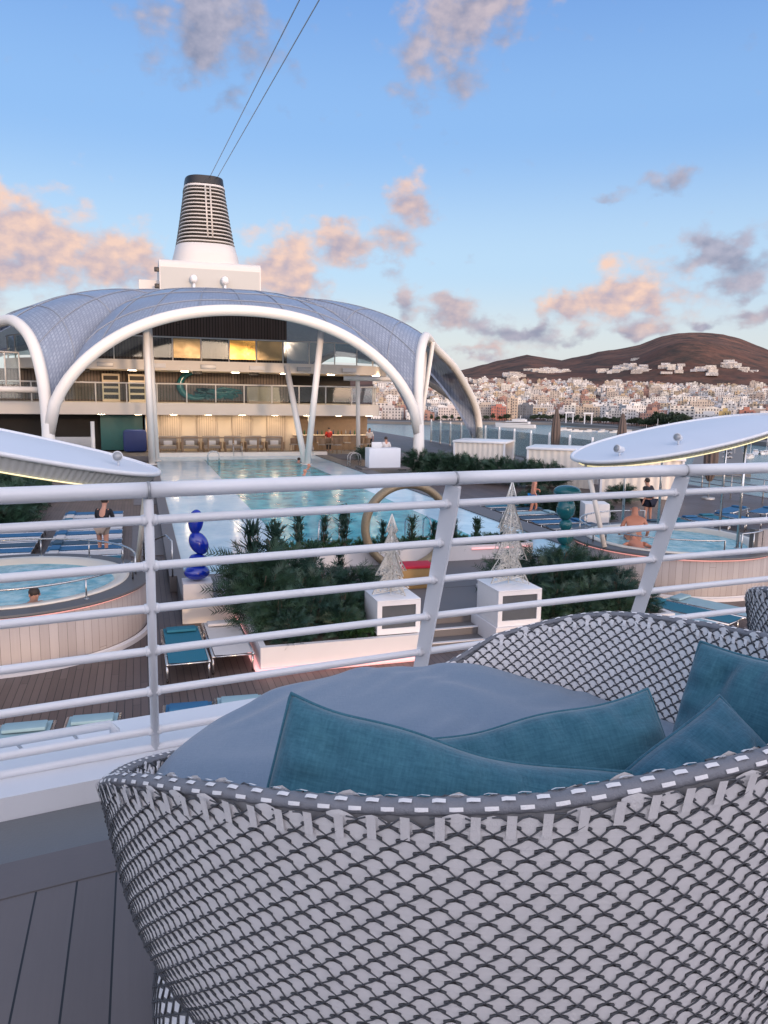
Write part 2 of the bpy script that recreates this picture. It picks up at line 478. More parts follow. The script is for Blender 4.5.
    for fam in (1, -1):
        for i in range(NB):
            nn = int(BS[-1]/dz*4)
            pts = [bpt(2*pi*(i+.5+fam*(q*.25+.3))/NB, q*.25*dz, .0042 if fam > 0 else .0028) for q in range(nn)]
            bc.tube(pts, .0019, 4, cap=False)
    out['base'] = bs; out['base_weave'] = bw; out['base_cord'] = bc
    return out
bk = basket_meshes()
C1 = L2W(.225, 1.90, HD+.004)
day = T('woven_daybed', 'big round woven white and charcoal basket daybed in the foreground holding blue pillows', 'daybed', C1, -YAW, 'round woven basket daybeds')
def put_basket(root):
    b = bk['shell'].build('basket', M['strap_shade'], root, True)
    bk['weave'].build('strap_weave', M['strap'], b, True, fix=False)
    bk['cord'].build('cord_lattice', M['cord'], b, True, fix=False)
    r = bk['rim'].build('rim', M['rimgrey'], root, True)
    s = bk['base'].build('base', M['strap_shade'], root, True)
    bk['base_weave'].build('strap_weave', M['strap'], s, True, fix=False)
    bk['base_cord'].build('cord_lattice', M['cord'], s, True, fix=False)
put_basket(day)
day2 = copy_tree(day); day2.location = L2W(2.165, 2.36, HD+.004); day2.rotation_euler.z = -YAW-radians(65)
tag(day2, 'second woven basket daybed, only its rounded edge showing at the right of the photo')

# mattress cushion: domed disc, creased top, piping
cu = MB()
def cush(a, b):
    ph = 2*pi*a
    prof = [(0, .005), (.25, .004), (.5, 0.0), (.66, -.012), (.76, -.03), (.82, -.062), (.842, -.105), (.82, -.15), (.74, -.19), (.5, -.2), (0, -.2)]
    t = b*(len(prof)-1); i = min(int(t), len(prof)-2); f = t-i
    f = f*f*(3-2*f) if False else f
    r = prof[i][0]*(1-f)+prof[i+1][0]*f; z = prof[i][1]*(1-f)+prof[i+1][1]*f
    lim = bowl(ph, v_at_h(.588+z), -.05).to_2d().length
    r = min(r*1.04, lim)
    x, y = r*cos(ph), r*sin(ph)
    wr = 0
    if b < .55:
        d = Vector((x, y, 0))
        wr = .020*sin(17*(x*.55+y*.8)+4.5*noise.noise(d*2.1))*(1+.8*noise.noise(d*5))*max(0, noise.noise(d*1.7+Vector((3, 1, 0)))+.34)
        wr += .0045*sin(62*(x*.8-y*.6)+6*noise.noise(d*3))*max(0, noise.noise(d*2.4+Vector((7, 5, 0)))+.12)*2
        wr += .018*noise.noise(d*1.9+Vector((9, 2, 1)))
    return Vector((x, y, .588+z*1.0+wr+.015*y-.05*max(0, x-.1)))
cu.grid(cush, 200, 90, True)
co_ = cu.build('seat_cushion', M['cushion'], None, True)
co_.location = C1; co_.rotation_euler.z = -YAW
seam = []
for k in range(121):
    ph = 2*pi*k/120; q = cush(k/120, .62); seam.append(Vector((q.x*1.004, q.y*1.004, q.z+.002)))
MB().tube(seam[:-1], .0045, 6, True).build('piping', M['cushion'], co_, True)
tag(co_, 'round blue-grey seat cushion filling the woven daybed', 'cushion')

def pillow(w, h, t, seed, sag=.0):
    """stuffed square: pinched corners, crumpled face, slack edge, piped seam"""
    rr = random.Random(seed); ox = rr.uniform(0, 50)
    mb = MB(); N = 56
    dents = [(rr.uniform(-.7, .7), rr.uniform(-.5, .8), rr.uniform(-2, 2), rr.uniform(.006, .014)) for _ in range(7)]
    def outline(x, y):
        pin = 1-.055*(1-abs(y)**2)*abs(x)**2.2-.05*x*x*y*y
        piny = 1-.065*(1-abs(x)**2)*abs(y)**2.2-.05*x*x*y*y
        px, py = x*w/2*pin, y*h/2*piny
        py += .018*noise.noise(Vector((px*4+ox, 0, 2)))*abs(y)
        return px, py-sag*(1-x*x)*max(0, y)
    def warp(px, py):
        return .030*noise.noise(Vector((px*2.2+ox, py*2.2, 9)))+.05*(px/w)**2*(1 if seed % 2 else -1)
    for side in (1, -1):
        def f(a, b, side=side):
            x, y = a*2-1, b*2-1
            x = math.copysign(abs(x)**.9, x); y = math.copysign(abs(y)**.9, y)
            e = (1-abs(x)**2.4)*(1-abs(y)**2.4)
            th = t*.5*max(0, e)**.5
            px, py = outline(x, y)
            wr = .016*noise.noise(Vector((px*6+ox, py*6, side)))+.006*noise.noise(Vector((px*16+ox, py*11, side*3)))
            for dx, dy, sl, am in dents:                      # soft creases running out of the seams
                q = (x-dx)*.8+(y-dy)*sl*.4
                wr -= am*math.exp(-(q/.09)**2)*math.exp(-((x-dx)**2+(y-dy)**2)/.35)
            edge = (max(abs(x), abs(y)))**5
            wr += .008*edge*(1-edge)*4*sin((px if abs(y) > abs(x) else py)*85+ox)
            z = side*(th+wr*min(1, e*2.5))+warp(px, py)
            return Vector((px, py, z))
        mb.grid(f, N, N)
    rim_ = []
    for k in range(200):
        q = k/50; i_ = int(q); u_ = (q-i_)*2-1
        x, y = ((u_, -1), (1, u_), (-u_, 1), (-1, -u_))[i_]
        px, py = outline(x, y); rim_.append(Vector((px, py, warp(px, py))))
    mb.tube(rim_, .0042, 6, True)
    return mb
def put_pillow(name, w, h, t, seed, loc, xdir, ydir, m, label, sag=0., group='teal scatter pillows on the daybed'):
    o = pillow(w, h, t, seed, sag).build(name, m, None, True)
    X = Vector(xdir).normalized(); Yv = Vector(ydir); Yv = (Yv-X*Yv.dot(X)).normalized(); Z = X.cross(Yv)
    Mx = Matrix((X, Yv, Z)).transposed().to_4x4()
    o.matrix_world = Matrix.Translation(L2W(*loc)) @ Matrix.Rotation(-YAW, 4, 'Z') @ Mx
    return tag(o, label, 'pillow', group)
put_pillow('scatter_pillow', .67, .44, .22, 3, (.10, 1.27, HD+.748), (.60, -.06, -.11), (.0, .40, .90), M['teal'], 'largest teal pillow in front, its corner standing up at the left of the daybed', .03)
put_pillow('scatter_pillow', .66, .42, .19, 8, (.35, 1.52, HD+.69), (.70, .13, .10), (0, .55, .80), M['teal'], 'long teal pillow lying right behind the largest front pillow', .02)
put_pillow('scatter_pillow', .42, .42, .17, 12, (.67, 1.38, HD+.715), (.75, .35, .45), (-.55, .35, .60), M['teal2'], 'darker teal pillow with a pointed corner up, between the long pillow and the rightmost one')
put_pillow('scatter_pillow', .46, .46, .17, 21, (.87, 1.64, HD+.745), (.50, -.74, .0), (.26, .2, .93), M['teal'], 'rightmost teal pillow leaning against the right wall of the daybed')
# ================================================================== LOWER DECK (z = 0) with the pool platform (z = .4)
ZP = .4
M['tubclad'] = plankmat('tub_cladding', (.30, .262, .245), (.45, .405, .385), .15, 9, 'A', .035, .5, (.10, .08, .075))
M['tubrim'] = mat('tub_rim_grey', (.11, .105, .105), .5, 0, .1, 3)
M['acryl'] = mat('ivory_acrylic', (.72, .68, .60), .3, 0, .05, 2)
M['led'] = emit('pink_led', (1.0, .42, .42), .85, (.8, .5, .5))
M['ledsoft'] = emit('pink_led_soft', (1.0, .40, .36), .75, (.8, .5, .5))
M['ledwarm'] = emit('warm_led', (1.0, .80, .35), .9, (.8, .8, .6))
M['canopy'] = mat('canopy_white', (.66, .70, .76), .38, 0, .05, .7)
M['louvre'] = mat('louvre_grey', (.42, .43, .42), .5, 0, .1, 20)
M['tealsling'] = mat('sling_teal', (.012, .14, .21), .75, 0, .1, 6, .2, 300)
M['bluesling'] = mat('sling_blue', (.02, .12, .25), .75, 0, .1, 6, .2, 300)
M['whitesling'] = mat('sling_white', (.55, .53, .52), .75, 0, .06, 6, .2, 300)
M['greysling'] = mat('sling_pale', (.26, .40, .45), .75, 0, .06, 6, .2, 300)
M['navy'] = mat('sling_navy', (.03, .075, .12), .75, 0, .1, 6)
M['blue'] = mat('cobalt_gloss', (.006, .025, .33), .14, 0, .05, 3); M['blue'].node_tree.nodes['Principled BSDF'].inputs['Coat Weight'].default_value = .6
M['tealgloss'] = mat('teal_gloss', (.01, .11, .13), .16, 0, .08, 3)
M['gold'] = mat('gold_mesh', (.30, .235, .15), .55, .3, .5, 40, .8, 60)
M['goldbox'] = mat('gold_card', (.30, .19, .075), .5, .2, .12, 4)
M['red'] = mat('red_fabric', (.42, .006, .03), .7, 0, .1, 8)
M['wire'] = mat('champagne_wire', (.80, .78, .72), .4, .25, .1, 20)
M['smoke'] = mat('smoked_glass', (.10, .11, .12), .12, 0, .2, 3)
M['leafdark'] = mat('leaf_dark', (.012, .040, .022), .55, 0, .6, 3, alt=(.026, .068, .038))
M['leafgreen'] = mat('leaf_green', (.018, .06, .020), .5, 0, .45, 4, alt=(.035, .09, .025))
M['leafblue'] = mat('leaf_blue_green', (.010, .038, .028), .55, 0, .6, 3, alt=(.022, .062, .046))
M['stem'] = mat('stem', (.09, .07, .05), .8)
M['towel'] = mat('towel', (.62, .66, .74), .9, 0, .08, 10, .4, 60)
M['skin'] = mat('skin', (.50, .25, .17), .55, 0, .10, 6)
M['skin2'] = mat('skin_red', (.58, .24, .15), .55, 0, .10, 6)
M['hairdk'] = mat('hair_dark', (.03, .018, .012), .6)
M['hairgr'] = mat('hair_grey', (.3, .27, .25), .6)
M['glass'] = glassmat('rail_glass')
M['parasol'] = mat('taupe_canvas', (.12, .095, .085), .9, 0, .25, 3)
M['matgrey'] = mat('grey_mat', (.16, .15, .155), .8, 0, .15, 3, .2, 200)
M['plinthw'] = mat('plinth_white', (.62, .61, .62), .5, 0, .06, 1.5)

def watermat(name, c, deepc, sc, bump=.35, mix=.4):
    m, nt, b = newmat(name)
    co = coords(nt)
    mp = nd(nt, 'ShaderNodeMapping'); mp.inputs['Scale'].default_value = (1, .75, 1); nt.links.new(co, mp.inputs[0])
    n1 = noise_tex(nt, sc, 5, .62, mp.outputs[0]); n2 = noise_tex(nt, sc*.28, 3, .5, co)
    vo = nd(nt, 'ShaderNodeTexVoronoi'); vo.feature = 'SMOOTH_F1'; vo.inputs['Scale'].default_value = sc*.8; nt.links.new(mp.outputs[0], vo.inputs['Vector'])
    h = mth(nt, 'ADD', mth(nt, 'MULTIPLY', n1, .8), mth(nt, 'ADD', mth(nt, 'MULTIPLY', n2, .6), mth(nt, 'MULTIPLY', vo.outputs['Distance'], .35)))
    caus = mth(nt, 'MULTIPLY_ADD', mth(nt, 'SUBTRACT', h, .85), 2.6, .5)
    cl = nd(nt, 'ShaderNodeClamp'); nt.links.new(caus, cl.inputs[0])
    nt.links.new(mixc(nt, cl.outputs[0], deepc, c), b.inputs['Base Color'])
    b.inputs['Roughness'].default_value = .10; b.inputs['IOR'].default_value = 1.33; b.inputs['Specular IOR Level'].default_value = .15
    bp = nd(nt, 'ShaderNodeBump'); bp.inputs['Strength'].default_value = bump; bp.inputs['Distance'].default_value = .05
    nt.links.new(h, bp.inputs['Height']); nt.links.new(bp.outputs[0], b.inputs['Normal'])
    return m
M['pool'] = watermat('pool_water', (.10, .52, .58), (.015, .23, .31), 2.4, .35)
M['shallow'] = watermat('shallow_water', (.56, .74, .82), (.40, .60, .72), 1.6, .15)
M['spa'] = watermat('spa_water', (.45, .72, .76), (.12, .42, .52), 6, .45)

# the deck sheet, pool platform, pool
S('deck', MB().span(-17, 29, 3.4, 100, -.3, 0), M['deckL'])
S('ship_side', MB().span(-16.9, 28.9, 3.5, 100, -24.9, -.304), M['white2'])
pf = MB()
for a in ((.72, 10.45, 15.62, 18.2), (.55, .9, 18.2, 53.2), (11.75, 12.6, 18.2, 53.2)): pf.span(a[0], a[1], a[2], a[3], .004, ZP)
S('pool_platform', pf, M['stepgrey'])
S('pool_floor', MB().span(.9, 11.75, 18.2, 53.2, .004, .10), M['plinthw'])
S('shallow_water', MB().add([(.9, 18.2, .36), (3.85, 18.2, .36), (3.85, 53.2, .36), (.9, 53.2, .36)], [(0, 1, 2, 3)])
  .add([(3.85, 18.2, .36), (11.75, 18.2, .36), (11.75, 20.6, .36), (3.85, 20.6, .36)], [(0, 1, 2, 3)])
  .add([(9.75, 20.6, .36), (11.75, 20.6, .36), (11.75, 53.2, .36), (9.75, 53.2, .36)], [(0, 1, 2, 3)])
  .add([(3.85, 50.6, .36), (9.75, 50.6, .36), (9.75, 53.2, .36), (3.85, 53.2, .36)], [(0, 1, 2, 3)]), M['shallow'])
S('pool_water', MB().add([(3.85, 20.6, .362), (9.75, 20.6, .362), (9.75, 50.6, .362), (3.85, 50.6, .362)], [(0, 1, 2, 3)]), M['pool'])
S('pool_edge', MB().span(.55, 12.6, 53.2, 53.6, .004, .62), M['cream'])
S('platform_nosing', MB().span(.70, 1.9, 15.56, 15.618, .005, ZP+.012), M['cream'])
# dark mats beside the pool on the left
for (x0, x1, y0, y1, lab) in ((-.35, .55, 22.5, 30, 'grey non-slip mat between the left loungers and the pool, nearer one'), (-.35, .55, 33, 46, 'grey non-slip mat beside the pool, farther one under the dome side')):
    tag(MB().span(x0, x1, y0, y1, .003, .03).build('deck_mat', M['matgrey']), lab, 'mat', 'grey mats beside the pool')
# stairs between the planters
st = T('stairs', 'three wide grey steps with white nosings between the two tree planters', 'stairs', (0, 0, 0))
for k in range(3):
    z1 = ZP*(k+1)/3; y0 = 12.75+.38*k
    MB().span(4.72, 6.1, y0, 15.6 if k == 2 else y0+.38-.002, .004, z1-.012).build('step', M['stepgrey'], st)
    MB().span(4.72, 6.1, y0-.012, y0+.07, z1-.0119, z1+.003).build('nosing', M['plinthw'], st)
MB().span(6.102, 7.13, 13.5, 15.6, .004, ZP-.001).build('landing', M['stepgrey'], st)
MB().span(4.72, 6.1, 13.6, 15.6, ZP-.012, ZP).build('landing', M['stepgrey'], st)

# ------------------------------------------------------------------ whirlpool tubs
def tub(cx, cy, rad, label, handed):
    t = T('whirlpool_tub', label, 'hot tub', (cx, cy, 0), 0, 'round whirlpool tubs')
    MB().lathe([(rad+.06, .004), (rad+.06, .09), (rad, .10), (rad, .12)], seg=96).build('plinth_ring', M['plinthw'], t, 'auto')
    MB().lathe([(rad-.02, .12), (rad-.02, .93), (rad-.05, .95)], seg=128).build('cladding', M['tubclad'], t, True)
    MB().lathe([(rad-.045, .95), (rad-.01, .955), (rad-.01, .985), (rad-.045, .99)], seg=128).build('light_strip', M['ledsoft'], t, True)
    MB().lathe([(rad-.03, .99), (rad+.05, .99), (rad+.06, 1.01), (rad+.05, 1.04), (rad-.36, 1.045), (rad-.36, 1.0)], seg=128).build('rim', M['tubrim'], t, 'auto')
    MB().lathe([(rad-.355, 1.03), (rad-.34, 1.062), (rad-.40, 1.075), (rad-.56, 1.06), (rad-.62, .97), (rad-.75, .75), (rad-1.1, .6), (.01, .6)], seg=96).build('shell', M['acryl'], t, True)
    MB().lathe([(.0, .955), (.6, .96), (1.2, .952), (rad-.60, .955)], seg=64).build('water', M['spa'], t, True)
    def hand(a0, a1, h, rr):
        pts = [Vector((rr*cos(radians(a0+(a1-a0)*k/24)), rr*sin(radians(a0+(a1-a0)*k/24)), 1.045+h)) for k in range(25)]
        a = pts[0].copy(); a.z = 1.045; b = pts[-1].copy(); b.z = 1.045
        h_ = MB().tube([a]+pts+[b], .019, 10).build('handrail', M['steel'], t, True)
        nst = max(2, int(abs(a1-a0)/26))
        for k in range(1, nst):
            q = radians(a0+(a1-a0)*k/nst)
            MB().tube([(rr*cos(q), rr*sin(q), 1.045), (rr*cos(q), rr*sin(q), 1.045+h)], .015, 8).lathe([(.0, .012), (.04, .01), (.045, 0)], (rr*cos(q), rr*sin(q), 1.046), 12).build('stanchion', M['steel'], h_, True)
    if handed < 0:
        hand(-88, -12, .36, rad-.22); hand(0, 110, .38, rad-.22); hand(118, 200, .38, rad-.22)
    else:
        hand(-168, -96, .36, rad-.22); hand(180, 70, .38, rad-.22); hand(-84, -62, .5, rad-.22)
    return t
tub(-2.45, 15.80, 2.5, 'round whirlpool tub clad in pale wood at the left, one dark head in its water', -1)
tub(13.2, 16.75, 2.52, 'round whirlpool tub clad in pale wood at the right with a sunburnt man in it', 1)
# leaf-shaped sun canopies over the tubs
def canopy(cx, cy, cz, sgn, label):
    t = T('sun_canopy', label, 'canopy', (cx, cy, cz), 0, 'tilted leaf-shaped canopies over the tubs')
    A, B = 2.98, 1.75
    vd = .10 if sgn > 0 else .26
    Mx = Matrix.Rotation(radians((-11.2 if sgn > 0 else -12.6)*sgn), 3, 'Y') @ Matrix.Rotation(radians(1.6), 3, 'X')
    def pt(a, rr, dz=0):
        ca, sa = cos(a), sin(a)
        x = A*rr*(abs(ca)**.92)*(1 if ca > 0 else -1); y = B*rr*sa
        return Mx @ Vector((x, y, dz+.11*(1-rr*rr)))
    MB().grid(lambda a, b: pt(2*pi*a, b*.985), 96, 14, True).build('roof_panel', M['canopy'], t, True)
    MB().tube([pt(2*pi*k/96, 1.0) for k in range(96)], .046, 12, True).build('rim_tube', M['white'], t, True)
    MB().grid(lambda a, b: pt(2*pi*a, .985-.05*b+.006*sin(a*2*pi*150), -.05-vd*b), 600, 2, True).build('louvre_band', M['louvre'], t, True)
    MB().tube([pt(2*pi*k/96, 0.945, -.065-vd) for k in range(96)], .014, 6, True).build('light_strip', M['ledwarm'], t, True)
    MB().grid(lambda a, b: pt(2*pi*a, 0.935*b, -.052-vd), 64, 4, True).build('soffit', M['louvre'], t, True)
    # supports: a leaning strut at the low tip, slim poles inside the rim
    tip = pt(pi if sgn > 0 else 0, .93, -.02)
    foot = Vector((2.45, 1.15, 1.05-cz)) if sgn < 0 else Vector((-2.45, -.6, 1.05-cz))
    MB().tube([tip+Vector((0, 0, -.05)), foot], .06, 12).build('leaning_strut', M['cream'], t, True)
    poles = ((.75, -1.45), (2.2, .8), (.55, 1.35), (-.6, 1.4)) if sgn > 0 else ((.05, -1.6), (-2.0, .8), (-.6, 1.35))
    for (x, y) in poles:
        rr = math.hypot(x/A, y/B); top = Mx @ Vector((x, y, .16*(1-min(1, rr*rr))-.1))
        MB().tube([top, (top.x, top.y, 1.05-cz)], .036, 10).lathe([(.0, .02), (.07, .015), (.08, 0)], (top.x, top.y, 1.046-cz), 14).build('pole', M['steel'] if sgn > 0 else M['galv'], t, True)
    return t, pt
cR, ptR = canopy(13.2, 16.6, 3.70, 1, 'white leaf-shaped canopy tilted up over the right tub, two spotlights on top')
cL, ptL = canopy(-2.58, 15.65, 3.74, -1, 'white leaf-shaped canopy tilted up over the left tub with a yellow light strip')
def spotlight(loc, label, rz):
    t = T('spotlight', label, 'spotlight', loc, rz, 'white spotlights on the canopies')
    MB().tube([(0, 0, 0), (0, 0, .09)], .022, 8).tube([(-.06, 0, .09), (.06, 0, .09)], .015, 6).build('bracket', M['white'], t, True)
    d = Vector((-.95, -.30, .18)).normalized()
    c = Vector((0, 0, .16))
    b = MB().tube([c-d*.13, c-d*.1, c+d*.06, c+d*.12], [.05, .075, .085, .10], 14).build('housing', M['white'], t, True)
    MB().tube([c+d*.121, c+d*.125], .082, 14).build('lens', M['galv'], b, True)
spotlight(Vector((13.2, 16.6, 3.70))+ptR(radians(205), .82), 'white spotlight near the low tip of the right canopy', 0)
spotlight(Vector((13.2, 16.6, 3.70))+ptR(radians(245), .62), 'white spotlight halfway up the right canopy', .3)
spotlight(Vector((-2.58, 15.65, 3.74))+ptL(radians(-22), .80), 'white spotlight near the tip of the left canopy', 1.2)
# screen panel on the right tub's rim
sp_ = T('tub_screen', 'pale wooden screen with a dark edge standing at the right tub', 'screen', (14.1, 14.72, 1.05), radians(12))
MB().span(-.02, .9, -.05, .05, .0, .52).build('panel', M['tubclad'], sp_)
MB().span(-.16, -.022, -.07, .07, .0, .55).build('edge_post', M['tubrim'], sp_)

# ------------------------------------------------------------------ sun loungers
def make_lounger(slm, back=0, name='sun_lounger'):
    """1.95 long along local +Y (head end far), .65 wide, seat .36"""
    t = T(name, 'x', 'sun lounger')
    w = .33; bl = .72
    fr = MB()
    for s in (-1, 1): fr.tube([(s*w, 0, .33), (s*w, 1.95, .33)], .024, 8)
    for y in (.03, .6, 1.25, 1.92): fr.tube([(-w, y, .325), (w, y, .325)], .018, 8)
    fr.build('frame', M['steel'], t, True)
    for s in (-1, 1):
        for y in (.12, 1.72): MB().tube([(s*w, y, .33), (s*w, y-.02, .004)], .02, 8).build('leg', M['steel'], t, True)
    def sl(a, b):
        y = a*1.92+.015; z = .362-.012*sin(pi*b)
        if back and y > 1.15: z += (y-1.15)*math.tan(radians(back))
        return Vector(((b-.5)*2*(w-.022), y, z))
    MB().grid(sl, 24, 6).build('sling', slm, t, True)
    MB().bbox((0, 1.72, .395+((1.72-1.15)*math.tan(radians(back)) if back else 0)), (.52, .24, .05), .02).build('headrest', slm, t, 'auto')
    return t
LP = {'teal': make_lounger(M['tealsling']), 'white': make_lounger(M['whitesling']), 'blue': make_lounger(M['bluesling']), 'pale': make_lounger(M['greysling']), 'navy': make_lounger(M['navy'])}
LN = {'teal': 'teal', 'white': 'white', 'blue': 'bright blue', 'pale': 'pale grey-blue', 'navy': 'dark blue'}
used = set()
def lounger(kind, x, y, rz, label, group='sun loungers on the pool deck', z=0):
    o = LP[kind]
    if kind in used: o = copy_tree(o)
    used.add(kind)
    o.location = (x, y, z); o.rotation_euler.z = rz
    return tag(o, label, 'sun lounger', group)
lounger('teal', .63, 12.25, radians(1), 'teal sun lounger beside a white one just in front of the blue pebble sculpture')
lounger('white', 1.37, 12.45, radians(1), 'white sun lounger beside the teal one along the pink-lit left planter')
lounger('pale', -1.58, 8.52, radians(-2), 'leftmost pale grey-blue lounger cut off by the white ledge')
lounger('pale', -.80, 8.55, radians(-3), 'second pale grey-blue lounger from the left peeking over the white ledge')
lounger('blue', .40, 8.62, radians(-4), 'bright blue lounger peeking over the white ledge')
lounger('pale', 1.10, 8.68, radians(-4), 'pale grey-blue lounger right of the bright blue one at the white ledge')
seq = ['white', 'teal', 'white', 'blue', 'navy', 'white', 'blue', 'white', 'blue', 'teal', 'white', 'blue']
ordn = ['first', 'second', 'third', 'fourth', 'fifth', 'sixth', 'seventh', 'eighth', 'ninth', 'tenth', 'eleventh', 'twelfth']
for k, kd in enumerate(seq):
    lounger(kd, -.55-.01*k, 20.0+.80*k, radians(90), '%s lounger in the row behind the left tub, %s from it' % (LN[kd], ordn[k]))
for k, kd in enumerate(seq[:9]):
    lounger(kd, -2.85-.01*k, 20.0+.80*k, radians(90), '%s lounger in the row nearer the left hedge, %s from the tub' % (LN[kd], ordn[k]))
seq2 = ['blue', 'pale', 'navy', 'blue', 'navy', 'pale', 'navy', 'teal', 'navy']
for k, kd in enumerate(seq2):
    lounger(kd, 12.95, 20.6+1.0*k, radians(-90), '%s lounger right of the pool, %s from the teal sculpture' % (LN[kd], ordn[k]))
for k, kd in enumerate(['teal', 'navy', 'teal', 'blue', 'teal', 'blue']):
    lounger(kd, 16.4+.95*k, 20.9+.25*k, 0, '%s lounger behind the right tub, %s from the left' % (LN[kd], ordn[k]))
for k in range(3):
    lounger('blue', 21.6+1.1*k, 24.3-.5*k, radians(-60), 'blue lounger at the right ship side, %s from the left' % ordn[k])
for k, kd in enumerate(['pale', 'teal', 'pale']):
    lounger(kd, 10.35+.75*k, 11.75+.15*k, radians(25), '%s lounger between the right planter and the right tub, %s from the planter' % (LN[kd], ordn[k]))
for k in range(4):
    o = lounger('white', 23.2+.85*k, 50+.4*k, radians(20), 'white deck chair under the right side arch, %s from the left' % ordn[k])
tw = MB().grid(lambda a, b: Vector((12.95+a*.5, 20.7+b*.4, .43+.04*noise.noise(Vector((a*4, b*4, 1)))+.05*sin(pi*a)*sin(pi*b))), 12, 10)
tag(tw.build('towel', M['towel'], None, True), 'crumpled white towel on the nearest blue lounger beside the pool', 'towel')
tw = MB().grid(lambda a, b: Vector((-1.35+a*.55, 20.1+b*.4, .42+.06*noise.noise(Vector((a*4, b*4, 7)))+.05*sin(pi*a)*sin(pi*b))), 12, 10)
tag(tw.build('towel', M['towel'], None, True), 'crumpled pale blue towel on the lounger nearest the left tub', 'towel')

# ------------------------------------------------------------------ planting
def blades(n, L, spread, droop, w, seed, upright=.5, base_r=.1):
    rr = random.Random(seed); mb = MB()
    for i in range(n):
        a = rr.uniform(0, 2*pi); e = rr.uniform(.15, 1)**upright
        el_ = e*pi/2*.95; l = L*rr.uniform(.55, 1)
        b0 = Vector((rr.gauss(0, base_r), rr.gauss(0, base_r), rr.uniform(0, .1)))
        d = Vector((cos(a)*cos(el_)*spread, sin(a)*cos(el_)*spread, sin(el_))).normalized()
        sd_ = Vector((-sin(a), cos(a), 0))
        prev = None; vs = []; fs = []
        for k in range(4):
            q = k/3
            p = b0+d*l*q+Vector((0, 0, -droop*l*q*q))
            ww = w*(1-q)**.7*(1 if k else .6)
            vs += [p-sd_*ww, p+sd_*ww]
            if k: fs.append((2*k-2, 2*k-1, 2*k+1, 2*k))
        mb.add(vs, fs)
    return mb
def bush(n, rx, ry, h, leaf, seed, spike=.5):
    """plumy shrub: arching sprays, each a spine with pairs of thin leaflets, spread through the volume"""
    rr = random.Random(seed); mb = MB()
    for i in range(n):
        a = rr.uniform(0, 2*pi); q = rr.random()**.5; z = rr.uniform(.0, .78)
        prof = (1-z**2.2)**.5*.85+.15
        c = Vector((rx*q*prof*cos(a)*.8, ry*q*prof*sin(a)*.8, z*h*(.85+.3*noise.noise(Vector((cos(a)*2+seed, sin(a)*2, 0))))))
        d = Vector((cos(a)*q*.9+rr.gauss(0, .3), sin(a)*q*.9+rr.gauss(0, .3), .75+rr.gauss(0, .35))).normalized()
        L = h*rr.uniform(.26, .46); dr = rr.uniform(.15, .5)
        sd = d.cross(Vector((rr.gauss(0, 1), rr.gauss(0, 1), .2))).normalized()
        for k in range(9):
            t = (k+.6)/9
            p = c+d*L*t+Vector((0, 0, -dr*L*t*t))
            tg = (d+Vector((0, 0, -2*dr*t))).normalized()
            for sg in (-1, 1):
                ld = (sd*sg*.75+tg*.75+Vector((0, 0, rr.gauss(0, .2)))).normalized()
                l = leaf*(1-.55*abs(t-.45))*rr.uniform(.75, 1.15); w_ = tg.cross(ld).cross(ld).normalized()*leaf*.055
                mb.add([p-w_, p+w_, p+ld*l], [(0, 1, 2)])
    return mb
def plant(name, mbs, loc, label, cat, group, s=1.0, rz=0):
    t = T(name, label, cat, loc, rz, group)
    t.scale = (s, s, s)
    for nm, m_, mesh in mbs:
        o = bpy.data.objects.new(nm, mesh); col.objects.link(o); o.parent = t
    return t
def mesh_of(mb, m_, name):
    o = mb.build(name, m_, None, False, fix=False); me = o.data; bpy.data.objects.remove(o); return me
def stemmesh(h, n, seed):
    rr = random.Random(seed); mb = MB()
    for i in range(n):
        a = rr.uniform(0, 6.28); mb.tube([(0, 0, 0), (rr.gauss(0, .05), rr.gauss(0, .05), h*.5), (rr.gauss(0, .1), rr.gauss(0, .1), h)], [.02, .015, .008], 5)
    return mb
BU = [mesh_of(bush(260, .55, .5, 1.05, .15, k), M[('leafdark', 'leafblue', 'leafdark')[k]], 'foliage') for k in range(3)]
GU = [mesh_of(bush(130, .5, .35, .55, .12, 20+k), M['leafgreen'], 'foliage') for k in range(2)]
SM = mesh_of(stemmesh(.8, 4, 3), M['stem'], 'stem')
DR = []
for k in range(3):
    mb = MB()
    rr = random.Random(50+k)
    for h, n in ((.55, 60), (.85, 70), (1.1, 60)):
        b_ = blades(n, .42, 1, .18, .013, 60+k*7+int(h*10), .6, .04)
        mb.add([(x+rr.gauss(0, .02), y, z+h) for x, y, z in b_.v], b_.f)
    DR.append(mesh_of(mb, M[('leafblue', 'leafdark', 'leafblue')[k]], 'foliage'))
SD = mesh_of(stemmesh(1.15, 3, 9), M['stem'], 'stem')

# left planter: box, LED strip, shrubs
def planter(name, x0, x1, y0, y1, h, label, wall=.1):
    t = T(name, label, 'planter', (0, 0, 0), 0, 'white planters with pink light strips')
    b = MB().span(x0, x1, y0, y0+wall, .03, h).span(x0, x1, y1-wall, y1, .03, h).span(x0, x0+wall, y0+wall, y1-wall, .03, h).span(x1-wall, x1, y0+wall, y1-wall, .03, h)
    b.build('box', M['plinthw'], t)
    MB().span(x0+wall, x1-wall, y0+wall, y1-wall, h-.12, h-.06).build('soil', M['stem'], t)
    return t
pl = planter('planter', 1.80, 4.72, 12.35, 15.55, .46, 'white planter full of dark shrubs left of the steps, wire tree on its right end')
MB().tube([(1.76, 15.5, .05), (1.76, 12.31, .05), (4.6, 12.31, .05)], .058, 8).build('light_strip', M['led'], pl, True)
pr_ = planter('planter', 7.14, 10.0, 12.35, 15.55, .46, 'white planter full of dark shrubs right of the steps, wire tree on its left end')
MB().bbox((6.62, 12.92, .23), (1.03, 1.14, .455), .015).build('pedestal', M['plinthw'], pr_, 'auto')
